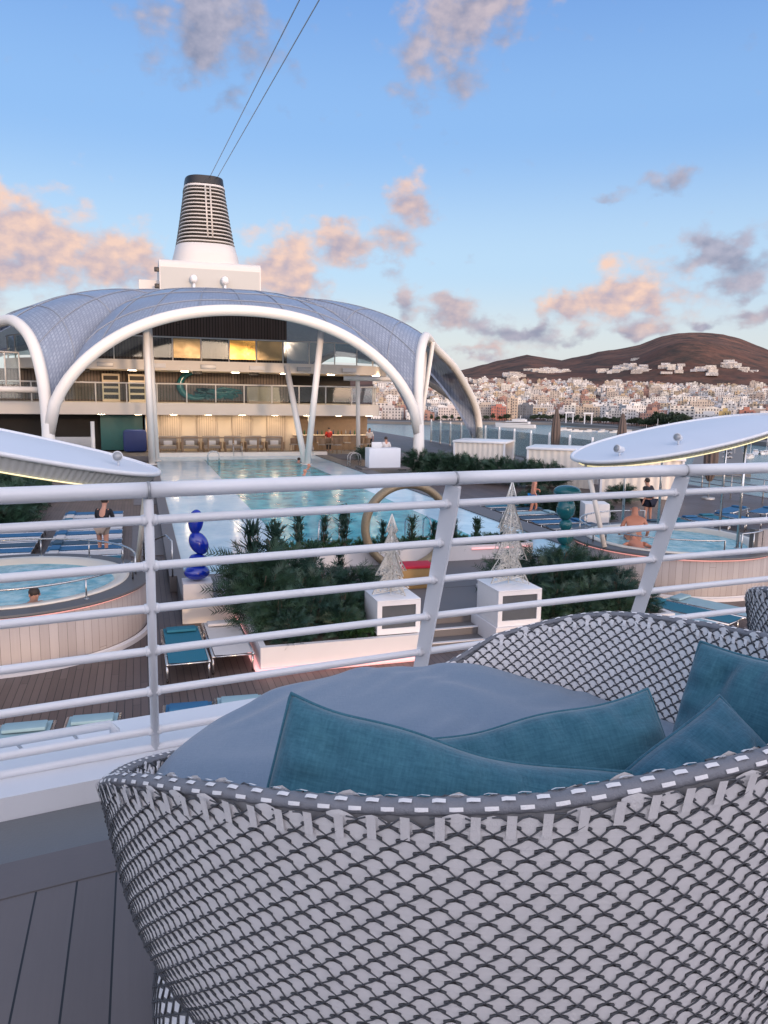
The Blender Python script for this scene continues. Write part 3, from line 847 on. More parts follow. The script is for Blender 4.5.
MB().tube([(6.2, 12.31, .05), (10.04, 12.31, .05)], .045, 8).build('light_strip', M['led'], pr_, True)
rr = random.Random(5)
k = 0
for (x, y, s) in ((2.15, 14.9, 1.45), (2.75, 15.0, 1.2), (2.2, 14.1, 1.15), (2.85, 14.2, 1.0), (3.5, 14.7, .95), (4.1, 14.9, .9), (2.25, 13.2, .9), (2.9, 13.2, .85), (3.5, 13.5, .8), (4.2, 14.1, .7), (2.4, 12.75, .6), (3.3, 12.8, .62)):
    plant('shrub', [('foliage', None, BU[k % 3]), ('stem', None, SM)], (x, y, .36), ('tall' if s > 1.05 else 'low' if s < .75 else 'mid-height')+' dark shrub in the left planter, among its mass of fine leaves', 'shrub', 'dark shrubs in the left planter', s, k*1.3); k += 1
for (x, y, s) in ((3.65, 12.75, .62), (3.5, 12.7, .5)):
    plant('fern', [('foliage', None, GU[k % 2])], (x, y, .38), 'bright green ferny plant hanging over the left planter edge', 'plant', 'green ferns on the left planter edge', s, k); k += 1
for (x, y, s) in ((2.05, 15.2, 1.55), (2.55, 15.25, 1.45), (3.3, 15.3, 1.1), (3.9, 15.3, 1.0)):
    plant('feathery_palm', [('foliage', None, DR[k % 3]), ('stem', None, SD)], (x, y, .3), 'feathery blue-green palm rising behind the left planter shrubs', 'palm', 'feathery palms in the left planter', s*.86, k*2.1); k += 1
for (x, y, s) in ((7.6, 14.9, .95), (8.3, 14.9, 1.05), (9.0, 15.0, 1.1), (9.6, 14.8, .95), (7.7, 14.0, .8), (8.4, 14.1, .95), (9.1, 14.0, .95), (9.6, 13.8, .8), (7.8, 13.1, .7), (8.5, 13.2, .75), (9.2, 13.1, .75), (8.1, 12.7, .55), (8.9, 12.7, .55), (9.6, 12.9, .6), (7.5, 12.75, .5)):
    plant('shrub', [('foliage', None, BU[k % 3]), ('stem', None, SM)], (x, y, .36), ('tall' if s > .9 else 'low')+' dark shrub in the right planter, among its mass of fine leaves', 'shrub', 'dark shrubs in the right planter', s, k*1.3); k += 1
# back planter in front of the pool
bp_ = planter('planter', 3.2, 10.0, 18.22, 19.1, .78, 'long low white planter at the near end of the pool behind the gold ring', .08)
MB().tube([(8.2, 18.17, .70), (9.9, 18.17, .70)], .025, 8).build('light_strip', M['led'], bp_, True)
for i in range(15):
    plant('shrub', [('foliage', None, GU[i % 2])], (3.5+.45*i, 18.62+.1*(i % 2), .68), 'bright green shrub of the low hedge at the near end of the pool', 'shrub', 'green shrubs of the poolside planter', .62+.1*rr.random(), i*1.1)
for i, (x, s) in enumerate(((3.7, 1.0), (4.35, 1.0), (4.85, 1.15), (5.9, .8), (6.7, .9), (7.3, .75), (7.9, .8), (8.55, .8), (9.3, .78))):
    plant('dracaena', [('foliage', None, DR[i % 3]), ('stem', None, SD)], (x, 18.66, .5), 'spiky dark dracaena standing in the poolside planter, %s from the left' % ordn[i], 'plant', 'dracaenas in the poolside planter', s*.83, i*1.7)
# hedges farther off
HD_ = [mesh_of(bush(240, .9, .7, 1.15, .22, 80+q), M['leafdark'], 'foliage') for q in range(2)]
i = 0
for (x, y, s) in [(-4.6-.05*q, 27+1.3*q, 1.35) for q in range(9)]:
    plant('hedge_shrub', [('foliage', None, HD_[i % 2])], (x, y, 0), 'dark hedge shrub along the left lounger rows', 'shrub', 'hedge shrubs left of the loungers', s, i); i += 1
for (x, y, s) in [(16.0+.62*q, 43.5-1.45*q, 1.25) for q in range(7)]:
    plant('hedge_shrub', [('foliage', None, HD_[i % 2])], (x, y, .1), 'dark hedge shrub in front of the white cabanas', 'shrub', 'hedge shrubs before the cabanas', s, i); i += 1
for (x, y, s) in ((15.2, 27.5, 1.0), (16.3, 26.9, .9), (16.6, 25.5, .8), (20.6, 29.6, .8)):
    plant('hedge_shrub', [('foliage', None, HD_[i % 2])], (x, y, 0), 'dark round shrub beside the nearest white cabana on the right', 'shrub', 'round shrubs by the nearest cabana', s, i); i += 1

# ------------------------------------------------------------------ wire trees on glazed cabinets
def cabinet(x0, x1, y0, y1, z0, z1, label):
    t = T('display_cabinet', label, 'cabinet', ((x0+x1)/2, y0, z0), 0, 'white glazed cabinets under the wire trees')
    w = x1-x0; d = y1-y0; h = z1-z0; f = .075
    MB().bbox((0, d/2+.03, h/2), (w, d-.06, h), .012).build('body', M['white2'], t, 'auto')
    MB().span(-w/2-.012, w/2+.012, -.012, .03, 0, f+.03).span(-w/2-.012, w/2+.012, -.012, .03, h-f, h).span(-w/2-.012, -w/2+f, -.012, .03, f+.03, h-f).span(w/2-f, w/2+.012, -.012, .03, f+.03, h-f).build('frame', M['white'], t)
    MB().span(-w/2+f+.001, w/2-f-.001, .012, .026, f+.031, h-f-.001).build('glass_pane', M['smoke'], t)
    MB().bbox((0, d/2, h+.012), (w+.03, d+.03, .024), .008).build('top', M['white'], t, 'auto')
cabinet(3.88, 4.66, 12.5, 13.35, .462, 1.06, 'white glazed cabinet carrying the shorter wire tree left of the steps')
cabinet(6.16, 7.02, 12.4, 13.35, .462, 1.12, 'white glazed cabinet carrying the taller wire tree right of the steps')
def wiretree(x, y, z, h, w, label, seed, rz):
    t = T('wire_tree', label, 'wire tree', (x, y, z), rz, 'champagne wire Christmas trees')
    rr = random.Random(seed)
    MB().tube([(0, 0, 0), (0, 0, h*.97)], .012, 8).build('trunk', M['wire'], t, True)
    prof = [(0, 1.0), (.16, .78), (.06, .78), (.30, .52), (.12, .52), (.42, .26), (.19, .26), (.50, .03), (.0, .03)]
    for k in range(4):
        a = pi/2*k; ca, sa = cos(a), sin(a)
        mb = MB()
        P = [Vector((r_*w*2*ca, r_*w*2*sa, z_*h)) for r_, z_ in prof]
        mb.tube(P, .0125, 6)
        def half(zz):                        # half width of the fin at a height
            for (z1_, z0_, r0_) in ((1.0, .78, .16), (.78, .52, .30), (.52, .26, .42), (.26, .03, .50)):
                pass
            if zz > .78: return .16*(1-zz)/.22
            if zz > .52: return .06+(.30-.06)*(.78-zz)/.26
            if zz > .26: return .12+(.42-.12)*(.52-zz)/.26
            return .19+(.50-.19)*(.26-zz)/.23
        for q in range(330):                 # lace of short curled wires inside the outline
            zz = .04+.93*(1-rr.random()**.62); r_ = half(zz)*rr.random()
            pts = []; an = rr.uniform(0, 6.28); L = rr.uniform(.03, .075)
            for s_ in range(5):
                pts.append(Vector((max(0, min(half(max(.03, min(.99, zz))), r_)), 0, max(.03, min(.99, zz)))))
                an += rr.uniform(-1.2, 1.2); r_ += cos(an)*L*.55/w/2; zz += sin(an)*L*.55/h
            mb.tube([(p.x*w*2*ca+rr.gauss(0, .004), p.x*w*2*sa+rr.gauss(0, .004), p.z*h) for p in pts], .0052, 3, cap=False)
        mb.build('wire_fin', M['wire'], t, True, fix=False)
wiretree(4.26, 12.95, 1.085, 1.46, .42, 'shorter champagne wire Christmas tree on the left cabinet', 3, radians(20))
wiretree(6.62, 12.95, 1.145, 1.95, .50, 'taller champagne wire Christmas tree on the right cabinet', 8, radians(24))

# ------------------------------------------------------------------ ring, gift box, pebble sculptures
rg = MB().grid(lambda a, b: Vector((6.32+(1.09+.10*cos(2*pi*b))*cos(2*pi*a)+.0, 18.0+.17*sin(2*pi*b)*1.0, 1.40+(1.05+.10*cos(2*pi*b))*sin(2*pi*a))), 90, 12, True)
ring = T('ring_sculpture', 'large gold mesh ring standing upright before the poolside planter', 'sculpture', (0, 0, 0))
rg.build('ring', M['gold'], ring, True)
MB().bbox((6.32, 17.98, .43), (.7, .4, .05), .01).build('base', M['goldbox'], ring, 'auto')
gb = T('gift_box', 'gold box with a red lid and white lettering between the wire trees', 'gift box', (5.72, 15.9, ZP), radians(-4))
MB().bbox((0, 0, .235), (.86, .5, .46), .01).build('body', M['goldbox'], gb, 'auto')
MB().bbox((0, 0, .495), (.92, .56, .06), .015).build('lid', M['red'], gb, 'auto')
def textobj(txt, size, loc, rot, m_, parent, name='lettering'):
    cu_ = bpy.data.curves.new(name, 'FONT'); cu_.body = txt; cu_.size = size; cu_.extrude = .003; cu_.align_x = 'CENTER'
    ob = bpy.data.objects.new(name, cu_); col.objects.link(ob)
    dg = bpy.context.evaluated_depsgraph_get(); me = bpy.data.meshes.new_from_object(ob.evaluated_get(dg))
    bpy.data.objects.remove(ob); me.materials.clear(); me.materials.append(m_)
    o = bpy.data.objects.new(name, me); col.objects.link(o); o.location = loc; o.rotation_euler = rot
    if parent is not None: o.parent = parent
    return o
textobj('of Noise', .15, (-.05, -.254, .12), (pi/2, 0, 0), M['white'], gb)
def plinth(x, y, w, h, z, label):
    tag(MB().bbox((x, y, z+h/2), (w, w, h), .012).build('plinth', M['plinthw'], None, 'auto'), label, 'plinth')
plinth(1.04, 16.12, .60, .36, ZP+.003, 'white square plinth under the blue pebble sculpture')
sc = T('pebble_sculpture', 'four glossy cobalt blue pebbles balanced in a stack on a white plinth', 'sculpture', (1.06, 16.12, ZP+.366))
for (dx, z, rx, rz_, ty) in ((-.02, .175, .265, .165, 0), (.03, .435, .21, .125, .25), (.03, .79, .185, .26, -.5), (-.02, 1.24, .155, .255, .1)):
    MB().ell((dx, 0, z), rx, rx*.9, rz_, Matrix.Rotation(ty, 3, 'Y'), 28, 18).build('pebble', M['blue'], sc, True)
plinth(10.42, 17.3, .55, .3, .003, 'low white plinth under the teal pebble sculpture')
sc = T('pebble_sculpture', 'glossy teal stacked stones with a flattened cap at the right planter', 'sculpture', (10.42, 17.3, .306))
for (dx, z, rx, rz_, ty) in ((0, .30, .24, .30, 0), (0, .78, .22, .22, .2), (0, 1.10, .17, .16, 0), (-.02, 1.52, .245, .30, .1), (0, 1.96, .36, .17, .05)):
    MB().ell((dx, 0, z), rx, rx*.9, rz_, Matrix.Rotation(ty, 3, 'Y'), 28, 18).build('pebble', M['tealgloss'], sc, True)

# ------------------------------------------------------------------ pool ladders
def ladder(x, y, rz, label):
    t = T('pool_ladder', label, 'pool ladder', (x, y, ZP), rz, 'steel pool handrails')
    for s in (-.28, .28):
        MB().tube([(s, .35, -.3), (s, .33, .6), (s, .2, .78), (s, -.05, .82), (s, -.28, .72), (s, -.33, .5), (s, -.33, .004)], .022, 8).build('rail', M['steel'], t, True)
    for z in (-.02, .3): MB().tube([(-.28, .34, z), (.28, .34, z)], .018, 8).build('rung', M['steel'], t, True)
ladder(4.1, 46.5, radians(-90), 'steel handrail pair at the far left corner of the pool')
ladder(6.3, 53.2, 0, 'steel handrail pair at the far wall of the pool below the bench row')
ladder(11.0, 52.2, 0, 'steel handrail pair at the far right corner of the pool')
ladder(12.2, 44.5, radians(90), 'small steel handrail pair on the right pool margin')
ladder(4.9, 20.3, radians(160), 'steel handrail pair at the near end of the pool behind the dracaenas')
ladder(7.5, 20.4, radians(180), 'steel handrail pair at the near end of the pool seen through the gold ring')
hr = MB().tube([(.62, 18.1, ZP), (.62, 18.1, 1.25), (.5, 18.5, 1.32), (.1, 19.6, .95), (0, 20.0, .9), (0, 20.0, 0)], .02, 8)
tag(hr.build('handrail', M['steel'], None, True), 'bent steel handrail on the steps between the left tub and the pool', 'handrail')

# ------------------------------------------------------------------ cabanas, parasols, glass screen on the right
def cabana(x, y, w, d, h, rz, label):
    t = T('cabana', label, 'cabana', (x, y, 0), rz, 'white cabanas along the right side')
    for sx in (-1, 1):
        for sy in (-1, 1): MB().span(sx*w/2-.05, sx*w/2+.05, sy*d/2-.05, sy*d/2+.05, .004, h).build('post', M['white'], t)
    MB().bbox((0, 0, h+.05), (w+.2, d+.2, .12), .02).build('roof', M['white'], t, 'auto')
    MB().grid(lambda a, b: Vector((-w/2+.051+a*(w-.102), -d/2+.02*sin(a*60), .02+b*(h-.02))), 90, 1).build('front_curtain', M['cream'], t, True)
    MB().grid(lambda a, b: Vector((-w/2+.02*sin(a*60), -d/2+.051+a*(d-.102), .02+b*(h-.02))), 60, 1).build('side_curtain', M['cream'], t, True)
    MB().span(-w/2+.05, w/2-.05, d/2-.03, d/2, .01, h).build('back_wall', M['white2'], t)
cabana(19.8, 42.6, 3.0, 2.6, 1.95, radians(-38), 'farthest white cabana with its flat roof behind the hedge')
cabana(21.6, 36.4, 3.4, 2.6, 1.95, radians(-38), 'middle white cabana with its flat roof behind the hedge')
cabana(23.0, 31.6, 3.6, 2.4, 1.85, radians(-34), 'nearest white cabana with closed cream curtains beside the right canopy')
tag(MB().bbox((16.0, 24.6, .42), (.9, .9, .82), .02, radians(-20)).build('deck_locker', M['white2'], None, 'auto'), 'small white locker behind the teal pebble sculpture', 'locker')
def parasol(x, y, h, label, z=0):
    t = T('closed_parasol', label, 'parasol', (x, y, z), 0, 'closed taupe parasols on the right side')
    MB().tube([(0, 0, .004), (0, 0, h)], .03, 8).build('pole', M['galv'], t, True)
    MB().lathe([(.3, .004), (.3, .08), (.05, .1)], seg=20).build('base', M['galv'], t, True)
    mb = MB().grid(lambda a, b: Vector(((.08+.22*sin(pi*min(1, b*1.05))**.7*(1-.35*b))*(1+.22*cos(8*2*pi*a))*cos(2*pi*a)+.02*noise.noise(Vector((b*5, a*3, x))), (.08+.22*sin(pi*min(1, b*1.05))**.7*(1-.35*b))*(1+.22*cos(8*2*pi*a))*sin(2*pi*a), .85+(h-.82)*b)), 48, 14, True)
    mb.build('folded_canopy', M['parasol'], t, True)
parasol(26.6, 46.0, 3.9, 'closed taupe parasol behind the middle cabana')
parasol(28.3, 41.0, 3.7, 'closed taupe parasol just above the left end of the right canopy')
parasol(25.6, 29.9, 3.4, 'closed taupe parasol under the raised side of the right canopy')
gs = T('glass_screen', 'tall glass wind screen with white posts along the right ship side', 'glass screen', (0, 0, 0))
ga, gb_ = Vector((28.4, 74, 0)), Vector((26.5, 36, 0))
for k in range(13):
    a = ga.lerp(gb_, k/13); b = ga.lerp(gb_, (k+1)/13)
    MB().tube([a+Vector((0, 0, .01)), a+Vector((0, 0, 2.25))], .07, 8).build('post', M['white'], gs, True)
    d = (b-a); dn = d.normalized()
    MB().box((a+b)/2+Vector((0, 0, 1.1)), (.02, d.length-.16, 1.9), math.atan2(-d.x, d.y)).build('glass_pane', M['glass'], gs)
gs = T('side_railing', 'steel railing along the right ship side before the water', 'railing', (0, 0, 0))
for k in range(9):
    MB().tube([(26.5+.1*k, 35.5-1.9*k, .004), (26.5+.1*k, 35.5-1.9*k, 1.1)], .03, 8).build('post', M['galv'], gs, True)
for z in (.3, .55, .8, 1.1): MB().tube([(26.5, 35.5, z), (27.4, 20, z)], .025, 8).build('rail', M['galv'], gs, True)
# dark curtain screens on the left
tag(MB().span(.02, .09, 19.0, 20.6, .004, 1.55).build('privacy_panel', M['stem']), 'brown upright panel beside the left tub steps', 'panel')
cabana(-7.5, 31, 3.0, 2.6, 2.2, radians(20), 'white framed cabana at the far left behind the hedge')
# ================================================================== PEOPLE
def skinfig(name, J, E, rad, m_, parent, sub=2):
    """one continuous body grown over a joint graph"""
    names = list(J); idx = {n_: i for i, n_ in enumerate(names)}
    me = bpy.data.meshes.new(name)
    me.from_pydata([J[n_] for n_ in names], [(idx[a], idx[b]) for a, b in E], []); me.update()
    o = bpy.data.objects.new(name, me); col.objects.link(o)
    md = o.modifiers.new('skin', 'SKIN'); md.use_smooth_shade = True; md.branch_smoothing = .4
    for i, n_ in enumerate(names):
        r_ = rad[n_]; v = me.skin_vertices[0].data[i]
        v.radius = r_ if isinstance(r_, tuple) else (r_, r_); v.use_root = (i == 0)
    o.modifiers.new('sub', 'SUBSURF').levels = sub; o.modifiers['sub'].render_levels = sub
    dg = bpy.context.evaluated_depsgraph_get()
    nm = bpy.data.meshes.new_from_object(o.evaluated_get(dg))
    bpy.data.objects.remove(o)
    nm.materials.clear(); nm.materials.append(m_)
    nm.polygons.foreach_set('use_smooth', [True]*len(nm.polygons))
    o = bpy.data.objects.new(name, nm); col.objects.link(o); o.parent = parent
    return o
def person(loc, rz, label, J, rad, E, skin, clothes=(), hair=None, scale=1.0, group=None, headc=None):
    t = T('person', label, 'person', loc, rz, group); t.scale = (scale,)*3
    skinfig('body', J, E, rad, skin, t)
    hc = Vector(J['head'])
    if hair:
        MB().ell(hc+Vector((0, .018, .045)), .098, .105, .10, None, 16, 10).build('hair', hair, t, True)
    # eyes and nose are on the face side (local -Y)
    MB().ell(hc+Vector((-.034, -.096, .02)), .012, .008, .009, None, 8, 6).build('eye', M['black'], t, True)
    MB().ell(hc+Vector((.034, -.096, .02)), .012, .008, .009, None, 8, 6).build('eye', M['black'], t, True)
    MB().ell(hc+Vector((0, -.108, -.012)), .014, .018, .024, None, 8, 6).build('nose', skin, t, True)
    for s in (-1, 1): MB().ell(hc+Vector((s*.094, 0, 0)), .012, .022, .034, None, 8, 6).build('ear', skin, t, True)
    for nm, keys, edges, grow, m_ in clothes:
        JJ = {k_: J[k_] for k_ in keys}; RR = {}
        for k_ in keys:
            r_ = rad[k_]; RR[k_] = tuple(q+grow for q in r_) if isinstance(r_, tuple) else r_+grow
        skinfig(nm, JJ, edges, RR, m_, t)
    return t
E_ALL = [('pelvis', 'belly'), ('belly', 'chest'), ('chest', 'neck'), ('neck', 'head'), ('head', 'crown'),
         ('chest', 'shL'), ('shL', 'elL'), ('elL', 'wrL'), ('wrL', 'haL'), ('chest', 'shR'), ('shR', 'elR'), ('elR', 'wrR'), ('wrR', 'haR'),
         ('pelvis', 'hipL'), ('hipL', 'knL'), ('knL', 'anL'), ('anL', 'toL'), ('pelvis', 'hipR'), ('hipR', 'knR'), ('knR', 'anR'), ('anR', 'toR')]
RAD = {'pelvis': (.155, .115), 'belly': (.145, .105), 'chest': (.165, .115), 'neck': .058, 'head': (.088, .10), 'crown': (.07, .08), 'shL': .062, 'shR': .062, 'elL': .044, 'elR': .044, 'wrL': .030, 'wrR': .030, 'haL': (.022, .042), 'haR': (.022, .042),
       'hipL': .092, 'hipR': .092, 'knL': .058, 'knR': .058, 'anL': .038, 'anR': .038, 'toL': (.042, .026), 'toR': (.042, .026)}
def standing(bend=0, step=.1, arms=((.26, .02, 1.12), (.28, -.06, .86)), armsR=None):
    J = {'pelvis': (0, 0, .95), 'belly': (0, -.0-bend*.3, 1.12), 'chest': (0, -bend*.8, 1.33), 'neck': (0, -bend*1.15, 1.50), 'head': (0, -bend*1.5-.02, 1.635), 'crown': (0, -bend*1.6-.015, 1.70),
         'shL': (.19, -bend*.95, 1.42), 'elL': arms[0], 'wrL': arms[1], 'haL': (arms[1][0]+.005, arms[1][1]-.03, arms[1][2]-.1),
         'hipL': (.10, 0, .88), 'knL': (.11, -step, .49), 'anL': (.11, .02-step*.6, .08), 'toL': (.13, -.16-step*.6, .03),
         'hipR': (-.10, 0, .88), 'knR': (-.11, step*.3, .49), 'anR': (-.11, step, .08), 'toR': (-.13, step-.17, .03)}
    A = armsR or [(-x, y, z) for x, y, z in arms]
    J['shR'] = (-.19, -bend*.95, 1.42); J['elR'] = A[0]; J['wrR'] = A[1]; J['haR'] = (A[1][0]-.005, A[1][1]-.03, A[1][2]-.1)
    return J
TOP = ('top', ['pelvis', 'belly', 'chest', 'shL', 'elL', 'shR', 'elR'], [('pelvis', 'belly'), ('belly', 'chest'), ('chest', 'shL'), ('shL', 'elL'), ('chest', 'shR'), ('shR', 'elR')])
TRUNKS = ('trunks', ['pelvis', 'hipL', 'hipR', 'thL', 'thR'], [('pelvis', 'hipL'), ('hipL', 'thL'), ('pelvis', 'hipR'), ('hipR', 'thR')])
def with_thigh(J, rad, q=.45):
    J = dict(J); rad = dict(rad)
    for s in 'LR':
        a, b = Vector(J['hip'+s]), Vector(J['kn'+s]); J['th'+s] = tuple(a.lerp(b, q)); rad['th'+s] = .078
    return J, rad
E2 = [e for e in E_ALL if e not in (('hipL', 'knL'), ('hipR', 'knR'))]+[('hipL', 'thL'), ('thL', 'knL'), ('hipR', 'thR'), ('thR', 'knR')]
M['cl_black'] = mat('black_cotton', (.015, .015, .02), .9, 0, .2, 8); M['cl_navy'] = mat('navy_cotton', (.012, .014, .03), .9, 0, .2, 8)
M['cl_tan'] = mat('tan_cotton', (.30, .24, .20), .9, 0, .15, 8); M['cl_blue'] = mat('azure_trunks', (.01, .22, .52), .8, 0, .15, 8)
M['cl_white'] = mat('white_cotton', (.66, .62, .60), .9, 0, .08, 8); M['cl_red'] = mat('red_cotton', (.45, .03, .02), .9, 0, .1, 8)
# woman in a dark top by the left loungers, leaning a little forward
J, rd = with_thigh(standing(.16, .06, ((.24, -.22, 1.16), (.20, -.40, 1.02))), RAD, .5)
person((-1.08, 22.3, .0), radians(160), 'person in a dark top and tan shorts standing beyond the left tub', J, rd, E2, M['skin'],
       [TOP+(.018, M['cl_black']), ('shorts',)+TRUNKS[1:]+(.02, M['cl_tan'])], M['hairdk'], .98)
# man in azure trunks at the right pool edge
J, rd = with_thigh(standing(.05, .16, ((.25, -.06, 1.14), (.16, -.26, 1.12)), [(-.27, .02, 1.12), (-.26, -.12, .90)]), RAD, .55)
person((14.35, 26.3, 0), radians(70), 'bare-chested person in bright blue trunks walking beside the right loungers', J, rd, E2, M['skin2'],
       [('trunks',)+TRUNKS[1:]+(.022, M['cl_blue'])], M['hairdk'], 1.0)
# dark dressed figure behind the right tub
J, rd = with_thigh(standing(.08, .05), RAD, .6)
person((18.05, 24.2, 0), radians(200), 'person in loose black clothes standing behind the right tub', J, rd, E2, M['skin'],
       [TOP+(.05, M['cl_black']), ('long_shorts',)+TRUNKS[1:]+(.07, M['cl_navy'])], M['hairdk'], .98)
# man sitting on the tub seat, back turned, legs in the water
J = {'pelvis': (0, 0, .0), 'belly': (0, -.03, .17), 'chest': (0, -.08, .37), 'neck': (0, -.15, .53), 'head': (0, -.21, .65), 'crown': (0, -.23, .72),
     'shL': (.20, -.09, .45), 'elL': (.30, -.05, .20), 'wrL': (.30, -.25, .06), 'haL': (.30, -.33, .04), 'shR': (-.20, -.09, .45), 'elR': (-.30, -.05, .20), 'wrR': (-.30, -.25, .06), 'haR': (-.30, -.33, .04),
     'hipL': (.10, -.08, .0), 'knL': (.14, -.46, .02), 'anL': (.14, -.52, -.38), 'toL': (.15, -.66, -.42), 'hipR': (-.10, -.08, .0), 'knR': (-.14, -.46, .02), 'anR': (-.14, -.52, -.38), 'toR': (-.15, -.66, -.42)}
rd = dict(RAD); rd['belly'] = (.19, .15); rd['chest'] = (.20, .14); rd['pelvis'] = (.18, .15)
person((12.3, 17.0, 1.0), radians(150), 'broad sunburnt bare-backed person sitting in the right tub', J, rd, E_ALL, M['skin2'], [], None, 1.15)
# someone reclining along the tub edge
J2 = {k_: (v[0], v[1]*1.0, v[2]) for k_, v in J.items()}
J2.update({'pelvis': (0, 0, 0), 'belly': (0, .16, .03), 'chest': (0, .36, .09), 'neck': (0, .52, .17), 'head': (0, .65, .24), 'crown': (0, .71, .27), 'shL': (.19, .42, .10), 'elL': (.34, .28, .06), 'wrL': (.36, .05, .06), 'haL': (.36, -.04, .05),
           'shR': (-.19, .42, .10), 'elR': (-.34, .28, .06), 'wrR': (-.36, .05, .06), 'haR': (-.36, -.04, .05), 'hipL': (.10, -.08, 0), 'knL': (.12, -.46, .10), 'anL': (.12, -.85, -.02), 'toL': (.12, -.97, .05), 'hipR': (-.10, -.08, 0), 'knR': (-.12, -.46, .06), 'anR': (-.12, -.85, -.05), 'toR': (-.12, -.97, .02)})
person((11.75, 16.0, .93), radians(-20), 'person lying back in the water at the near edge of the right tub', J2, RAD, E_ALL, M['skin2'], [], M['hairgr'], .95)
# bather in the left tub, only head and shoulders above the water
person((-1.93, 14.35, .52), radians(30), 'dark-haired person up to the neck in the left tub', J, RAD, E_ALL, M['skin'], [], M['hairdk'], .95)
for i, (x, y, rz, hr_, lab) in enumerate(((9.05, 43.6, 1.0, M['skin2'], 'bald swimmer in the far right of the pool, the farther of two'), (8.15, 40.2, 2.0, M['skin2'], 'bald swimmer in the pool, the nearer of two'), (8.35, 27.9, .5, M['hairdk'], 'dark-haired swimmer alone nearer the gold ring'), (9.4, 47.8, 2.5, M['hairdk'], 'dark-haired swimmer in the far right corner of the pool'))):
    person((x, y, -.12), rz, lab, J, RAD, E_ALL, M['skin2'], [], hr_, 1.0)
J = standing(.04, .05)
LG = ('trousers', ['pelvis', 'hipL', 'knL', 'anL', 'hipR', 'knR', 'anR'], [('pelvis', 'hipL'), ('hipL', 'knL'), ('knL', 'anL'), ('pelvis', 'hipR'), ('hipR', 'knR'), ('knR', 'anR')])
person((14.0, 43.9, .42), radians(180), 'attendant in a white shirt seen from behind at the towel stand', J, RAD, E_ALL, M['skin'], [TOP+(.03, M['cl_white']), LG+(.02, M['cl_navy'])], M['hairdk'])
person((13.6, 57.0, .4), radians(10), 'person in a red shirt at the bar under the terraces', J, RAD, E_ALL, M['skin'], [TOP+(.03, M['cl_red']), LG+(.02, M['cl_black'])], M['hairdk'])
person((16.6, 56.2, .4), radians(-30), 'person in a pale shirt at the right end of the bar', J, RAD, E_ALL, M['skin'], [TOP+(.03, M['cl_white']), LG+(.02, M['cl_black'])], M['hairdk'])
# ================================================================== DOME, TERRACES, FUNNEL
M['arch'] = mat('arch_paint', (.74, .71, .66), .4, 0, .05, .5)
M['slat'] = plankmat('brown_slats', (.085, .062, .052), (.14, .105, .088), .22, 60, 'XZ', .22, .6, (.012, .008, .007))
M['slatlight'] = plankmat('pale_slats', (.42, .34, .26), (.50, .41, .32), .16, 60, 'XZ', .16, .6, (.20, .15, .11))
M['wallbeige'] = mat('beige_wall', (.60, .50, .38), .6, 0, .08, .6)
M['timber'] = mat('warm_timber', (.26, .17, .10), .5, 0, .2, 4)
M['seatgrey'] = mat('seat_fabric', (.33, .29, .25), .9, 0, .1, 6)
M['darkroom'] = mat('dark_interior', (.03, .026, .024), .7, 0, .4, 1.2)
M['gold_reflection'] = mat('painted_gold_reflection', (.50, .30, .07), .30, .55, .35, 1.1)  # sunset reflection painted into the colour of the pane
M['amber_reflection'] = mat('painted_amber_reflection', (.26, .20, .10), .35, .35, .4, 1.3)  # duller amber reflection, also painted into the pane colour
M['funnelw'] = mat('funnel_paint', (.60, .58, .56), .5, 0, .06, .3)
M['louvreF'] = mat('funnel_louvre', (.55, .51, .46), .5, .1, .08, .6)
M['lamp'] = emit('warm_downlight', (1, .76, .50), 50)
M['tealscreen'] = mat('teal_screen', (.01, .10, .11), .4)
M['bluething'] = mat('navy_bulk', (.012, .03, .14), .5)
